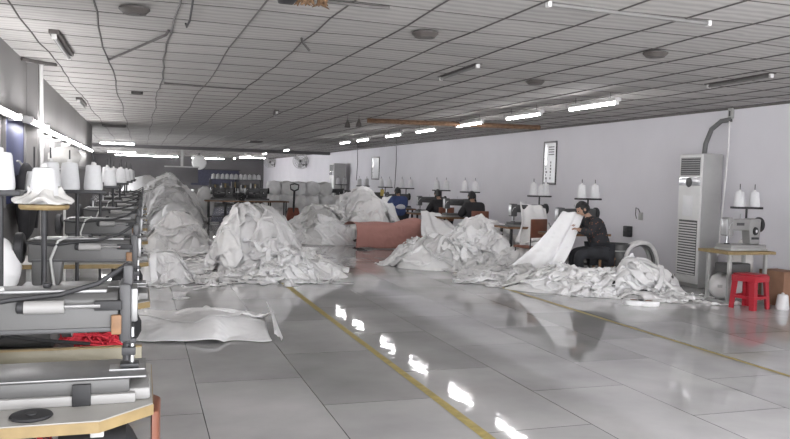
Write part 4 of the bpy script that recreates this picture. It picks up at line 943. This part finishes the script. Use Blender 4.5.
# ------------------------------------------------------------------ people
def skin_mesh(joints, sub=2):
    """joints: list of (pos, radius, parent index)"""
    me = D.meshes.new('tmp'); me.from_pydata([j[0] for j in joints], [(i, j[2]) for i, j in enumerate(joints) if j[2] is not None], [])
    o = D.objects.new('tmp', me); COL.objects.link(o)
    o.modifiers.new('s', 'SKIN'); sd = o.modifiers.new('d', 'SUBSURF'); sd.levels = sub; sd.render_levels = sub
    for i, j in enumerate(joints):
        r = j[1] if isinstance(j[1], tuple) else (j[1], j[1])
        me.skin_vertices[0].data[i].radius = r; me.skin_vertices[0].data[i].use_root = j[2] is None
    dg = bpy.context.evaluated_depsgraph_get(); dg.update()
    res = D.meshes.new_from_object(o.evaluated_get(dg)); D.objects.remove(o); D.meshes.remove(me)
    return res
def person(label, loc, rz, coat='darkcoat', trous='trousers', lean=.12, headtilt=.35, hands=((-.14, .45, .88), (.14, .47, .88)), vest=None, seat=.45):
    t = thing('person', label, 'person', loc, rz)
    s = seat + .1
    pel, sp, ch, nk = Vector((0, 0, s)), Vector((0, lean * .3, s + .18)), Vector((0, lean * .8, s + .40)), Vector((0, lean * 1.1, s + .54))
    hd = nk + Vector((0, .05 + .1 * headtilt, .15 - .05 * headtilt))
    J = [(pel, .14, None), (sp, (.14, .115), 0), (ch, (.165, .12), 1), (nk, .055, 2), (nk + (hd - nk) * .5, .05, 3)]
    C = [(pel - Vector((0, 0, .04)), (.21, .19), None), (sp, (.205, .17), 0), (ch, (.22, .165), 1), (nk - Vector((0, .005, .02)), .085, 2)]
    T = [(pel, .19, None)]
    mbx = MB(); shoes = MB()
    for i, sx in enumerate((-1, 1)):
        sh = ch + Vector((sx * .175, 0, .06)); ha = Vector(hands[i]); el = (sh + ha) / 2 + Vector((sx * .09, -.04, -.12))
        b = len(J); J += [(sh, .068, 2), (el, .045, b), (ha - (ha - el).normalized() * .04, .03, b + 1), (ha + (ha - el).normalized() * .03, (.038, .022), b + 2)]
        c = len(C); C += [(sh, .11, 2), (el, .088, c), (ha - (ha - el) * .16, .062, c + 1)]
        hp = pel + Vector((sx * .1, .03, -.03)); kn = Vector((sx * .15, .44, seat + .05)); an = Vector((sx * .15, .40, .09)); toe = Vector((sx * .16, .56, .035))
        b = len(J); J += [(hp, .085, 0), (kn, .06, b), (kn * .45 + an * .55 - Vector((0, .02, 0)), .052, b + 1), (an, .038, b + 2), (toe, (.04, .025), b + 3)]
        q = len(T); T += [(hp, .125, 0), (kn, .10, q), (an + Vector((0, 0, .03)), .075, q + 1)]
        shoes.add_mesh(skin_mesh([(an + Vector((0, -.03, -.02)), .05, None), (an + Vector((0, .04, -.035)), .052, 0), (toe, (.052, .036), 1)]))
        d = (ha - el).normalized(); side = Vector((0, 0, 1)).cross(d).normalized(); up = d.cross(side); base = ha + d * .035
        for f, (o_, L) in enumerate([(-.03, .062), (-.010, .075), (.010, .07), (.029, .055)]):
            p0 = base + side * o_ - d * .01; p1 = base + side * o_ * 1.1 + d * L * .5; p2 = p1 + d * L * .3 - up * .02; p3 = p2 + d * L * .12 - up * .018
            mbx.add_mesh(skin_mesh([(p0, .009, None), (p1, .0085, 0), (p2, .008, 1), (p3, .0065, 2)], 1))
        p0 = base - d * .04 - side * sx * .025; mbx.add_mesh(skin_mesh([(p0, .011, None), (p0 - side * sx * .028 + d * .03, .0095, 0), (p0 - side * sx * .03 + d * .06 - up * .012, .008, 1)], 1))
    mbx.add_mesh(skin_mesh(J))
    # head with face
    M = Matrix.Translation(hd) @ Matrix.Rotation(-headtilt, 4, 'X')
    hb = bmesh.new(); bmesh.ops.create_icosphere(hb, subdivisions=4, radius=1)
    for v in hb.verts:
        x, y, z = v.co
        jaw = 1 - .28 * max(0, -z) ** 1.3; fy = .098 * y; fz = .118 * z
        nose = .022 * math.exp(-((x / .16) ** 2) - ((z + .12) / .2) ** 2) if y > 0 else 0
        brow = -.008 * (math.exp(-(((abs(x) - .38) / .16) ** 2) - ((z - .08) / .12) ** 2)) if y > 0 else 0
        mouth = -.004 * math.exp(-((x / .3) ** 2) - ((z + .48) / .05) ** 2) if y > 0 else 0
        v.co = Vector((.077 * x * jaw, fy * jaw + nose + brow + mouth, fz))
    bmesh.ops.transform(hb, matrix=M, verts=hb.verts); mbx._add(hb)
    for sx in (-1, 1):
        e = bmesh.new(); bmesh.ops.create_icosphere(e, subdivisions=2, radius=1); bmesh.ops.scale(e, vec=(.012, .02, .032), verts=e.verts); bmesh.ops.translate(e, vec=(sx * .078, -.008, -.01), verts=e.verts); bmesh.ops.transform(e, matrix=M, verts=e.verts); mbx._add(e)
    body = mbx.obj('body', 'skin', t, angle=80)
    eyes = MB()
    for sx in (-1, 1): eyes.ball(M @ Vector((sx * .029, .083, .008)), .0105, 2)
    eyes.obj('eyes', 'iron', t)
    h = bmesh.new(); bmesh.ops.create_icosphere(h, subdivisions=4, radius=1)
    cut = [v for v in h.verts if (v.co.y > .45 and v.co.z < .45) or v.co.z < -.62]
    bmesh.ops.delete(h, geom=cut, context='VERTS')
    for v in h.verts:
        n = .006 * math.sin(14 * v.co.x + 9 * v.co.z) ; x, y, z = v.co
        v.co = Vector(((.088 + n) * x, (.11 + n) * y - .004, (.132 + n) * z + .002))
    bmesh.ops.transform(h, matrix=M, verts=h.verts); mb = MB(); mb._add(h); ho = mb.obj('hair', 'hair', t, angle=80)
    sm = ho.modifiers.new('thick', 'SOLIDIFY'); sm.thickness = .012; sm.offset = -1
    MB().add_mesh(skin_mesh(C)).obj('jacket', coat, t, angle=80)
    MB().add_mesh(skin_mesh(T)).obj('trousers', trous, t, angle=80)
    shoes.obj('shoes', 'shoe', t, angle=80)
    if vest:
        MB().add_mesh(skin_mesh([(sp + Vector((0, -.035, -.06)), (.215, .185), None), (ch + Vector((0, -.05, -.03)), (.225, .185), 0)])).obj('vest', vest, t, angle=80)
    return t
def chair(label, loc, rz, back='brownback'):
    t = thing('work_chair', label, 'chair', loc, rz)
    MB().box(-.2, .2, -.2, .2, .405, .45, .015).obj('seat', back, t)
    MB().box(-.2, .2, -.235, -.205, .6, .93, .012, m=Matrix.Identity(4)).obj('backrest', back, t)
    for sx in (-1, 1):
        MB().tube([(sx * .17, -.18, 0), (sx * .18, -.2, .42), (sx * .18, -.215, .9)], .012, 8).obj('leg', 'iron', t)
        MB().tube([(sx * .17, .18, 0), (sx * .17, .17, .41)], .012, 8).obj('leg', 'iron', t)
    return t
def box_stool(label, loc, rz, m='wood_b', h=.45):
    t = thing('wooden_stool', label, 'stool', loc, rz)
    MB().box(-.18, .18, -.14, .14, h - .035, h, .006).obj('seat', m, t)
    for sx in (-.15, .15):
        for sy in (-.11, .11): MB().box(sx - .018, sx + .018, sy - .018, sy + .018, 0, h - .035, .003).obj('leg', m, t)
    MB().box(-.15, .15, -.012, .012, .14, .18).obj('stretcher', m, t)
    return t
def ph(x, y, rz, l, r): return ((l[0], l[1], l[2]), (r[0], r[1], r[2]))
person('person in dark patterned jacket seated sideways holding the broad white sheet', (7.12, 10.72, 0), PI / 2 - .25, 'jacket', lean=.22, headtilt=.55, hands=((-.12, .44, .84), (.12, .42, .88)), seat=.4)
box_stool('brown wooden stool under the person in dark patterned jacket', (7.16, 10.73, 0), PI / 2 - .25, 'wood_b', .4)
person('person in black coat seated with back to the camera, next to a brown strip', (6.95, 17.3, 0), .05, 'darkcoat', lean=.18)
chair('work chair under the person in black coat with back to the camera', (6.95, 17.27, 0), .05)
person('person in dark coat seated in front of the brown chair back', (6.98, 15.42, 0), -.05, 'darkcoat', lean=.14)
chair('brown-backed work chair holding the person in dark coat', (6.98, 15.36, 0), -.05)
person('person in blue shirt and pale vest seated far along the right wall', (6.80, 20.1, 0), 0, 'bluecloth', vest='vest', lean=.1)
stool('red plastic stool under the person in pale vest', (6.80, 20.08, 0), 0, .45)
chair('empty brown-backed work chair half hidden by sheets below the tall framed notice', (6.62, 12.25, 0), .3)
t = thing('yellow_tag', 'small yellow card hanging on the thread stand left of the person in pale vest', 'card', (7.08, 22.62, 1.05)); MB().box(-.06, .06, -.006, .006, 0, .2, .002).obj('sheet', 'yellowcard', t); MB().box(-.02, .02, -.008, .008, .2, .23).obj('clip', 'iron', t)

# ------------------------------------------------------------------ light and view
w = D.worlds.new('daylight'); SC.world = w; w.use_nodes = True
bg = w.node_tree.nodes['Background']; bg.inputs['Color'].default_value = (.97, .975, 1, 1); bg.inputs['Strength'].default_value = 4.0
SC.view_settings.view_transform = 'Standard'; SC.view_settings.look = 'None'; SC.view_settings.gamma = 1; SC.view_settings.use_curve_mapping = False
SC.view_settings.exposure = 1.12
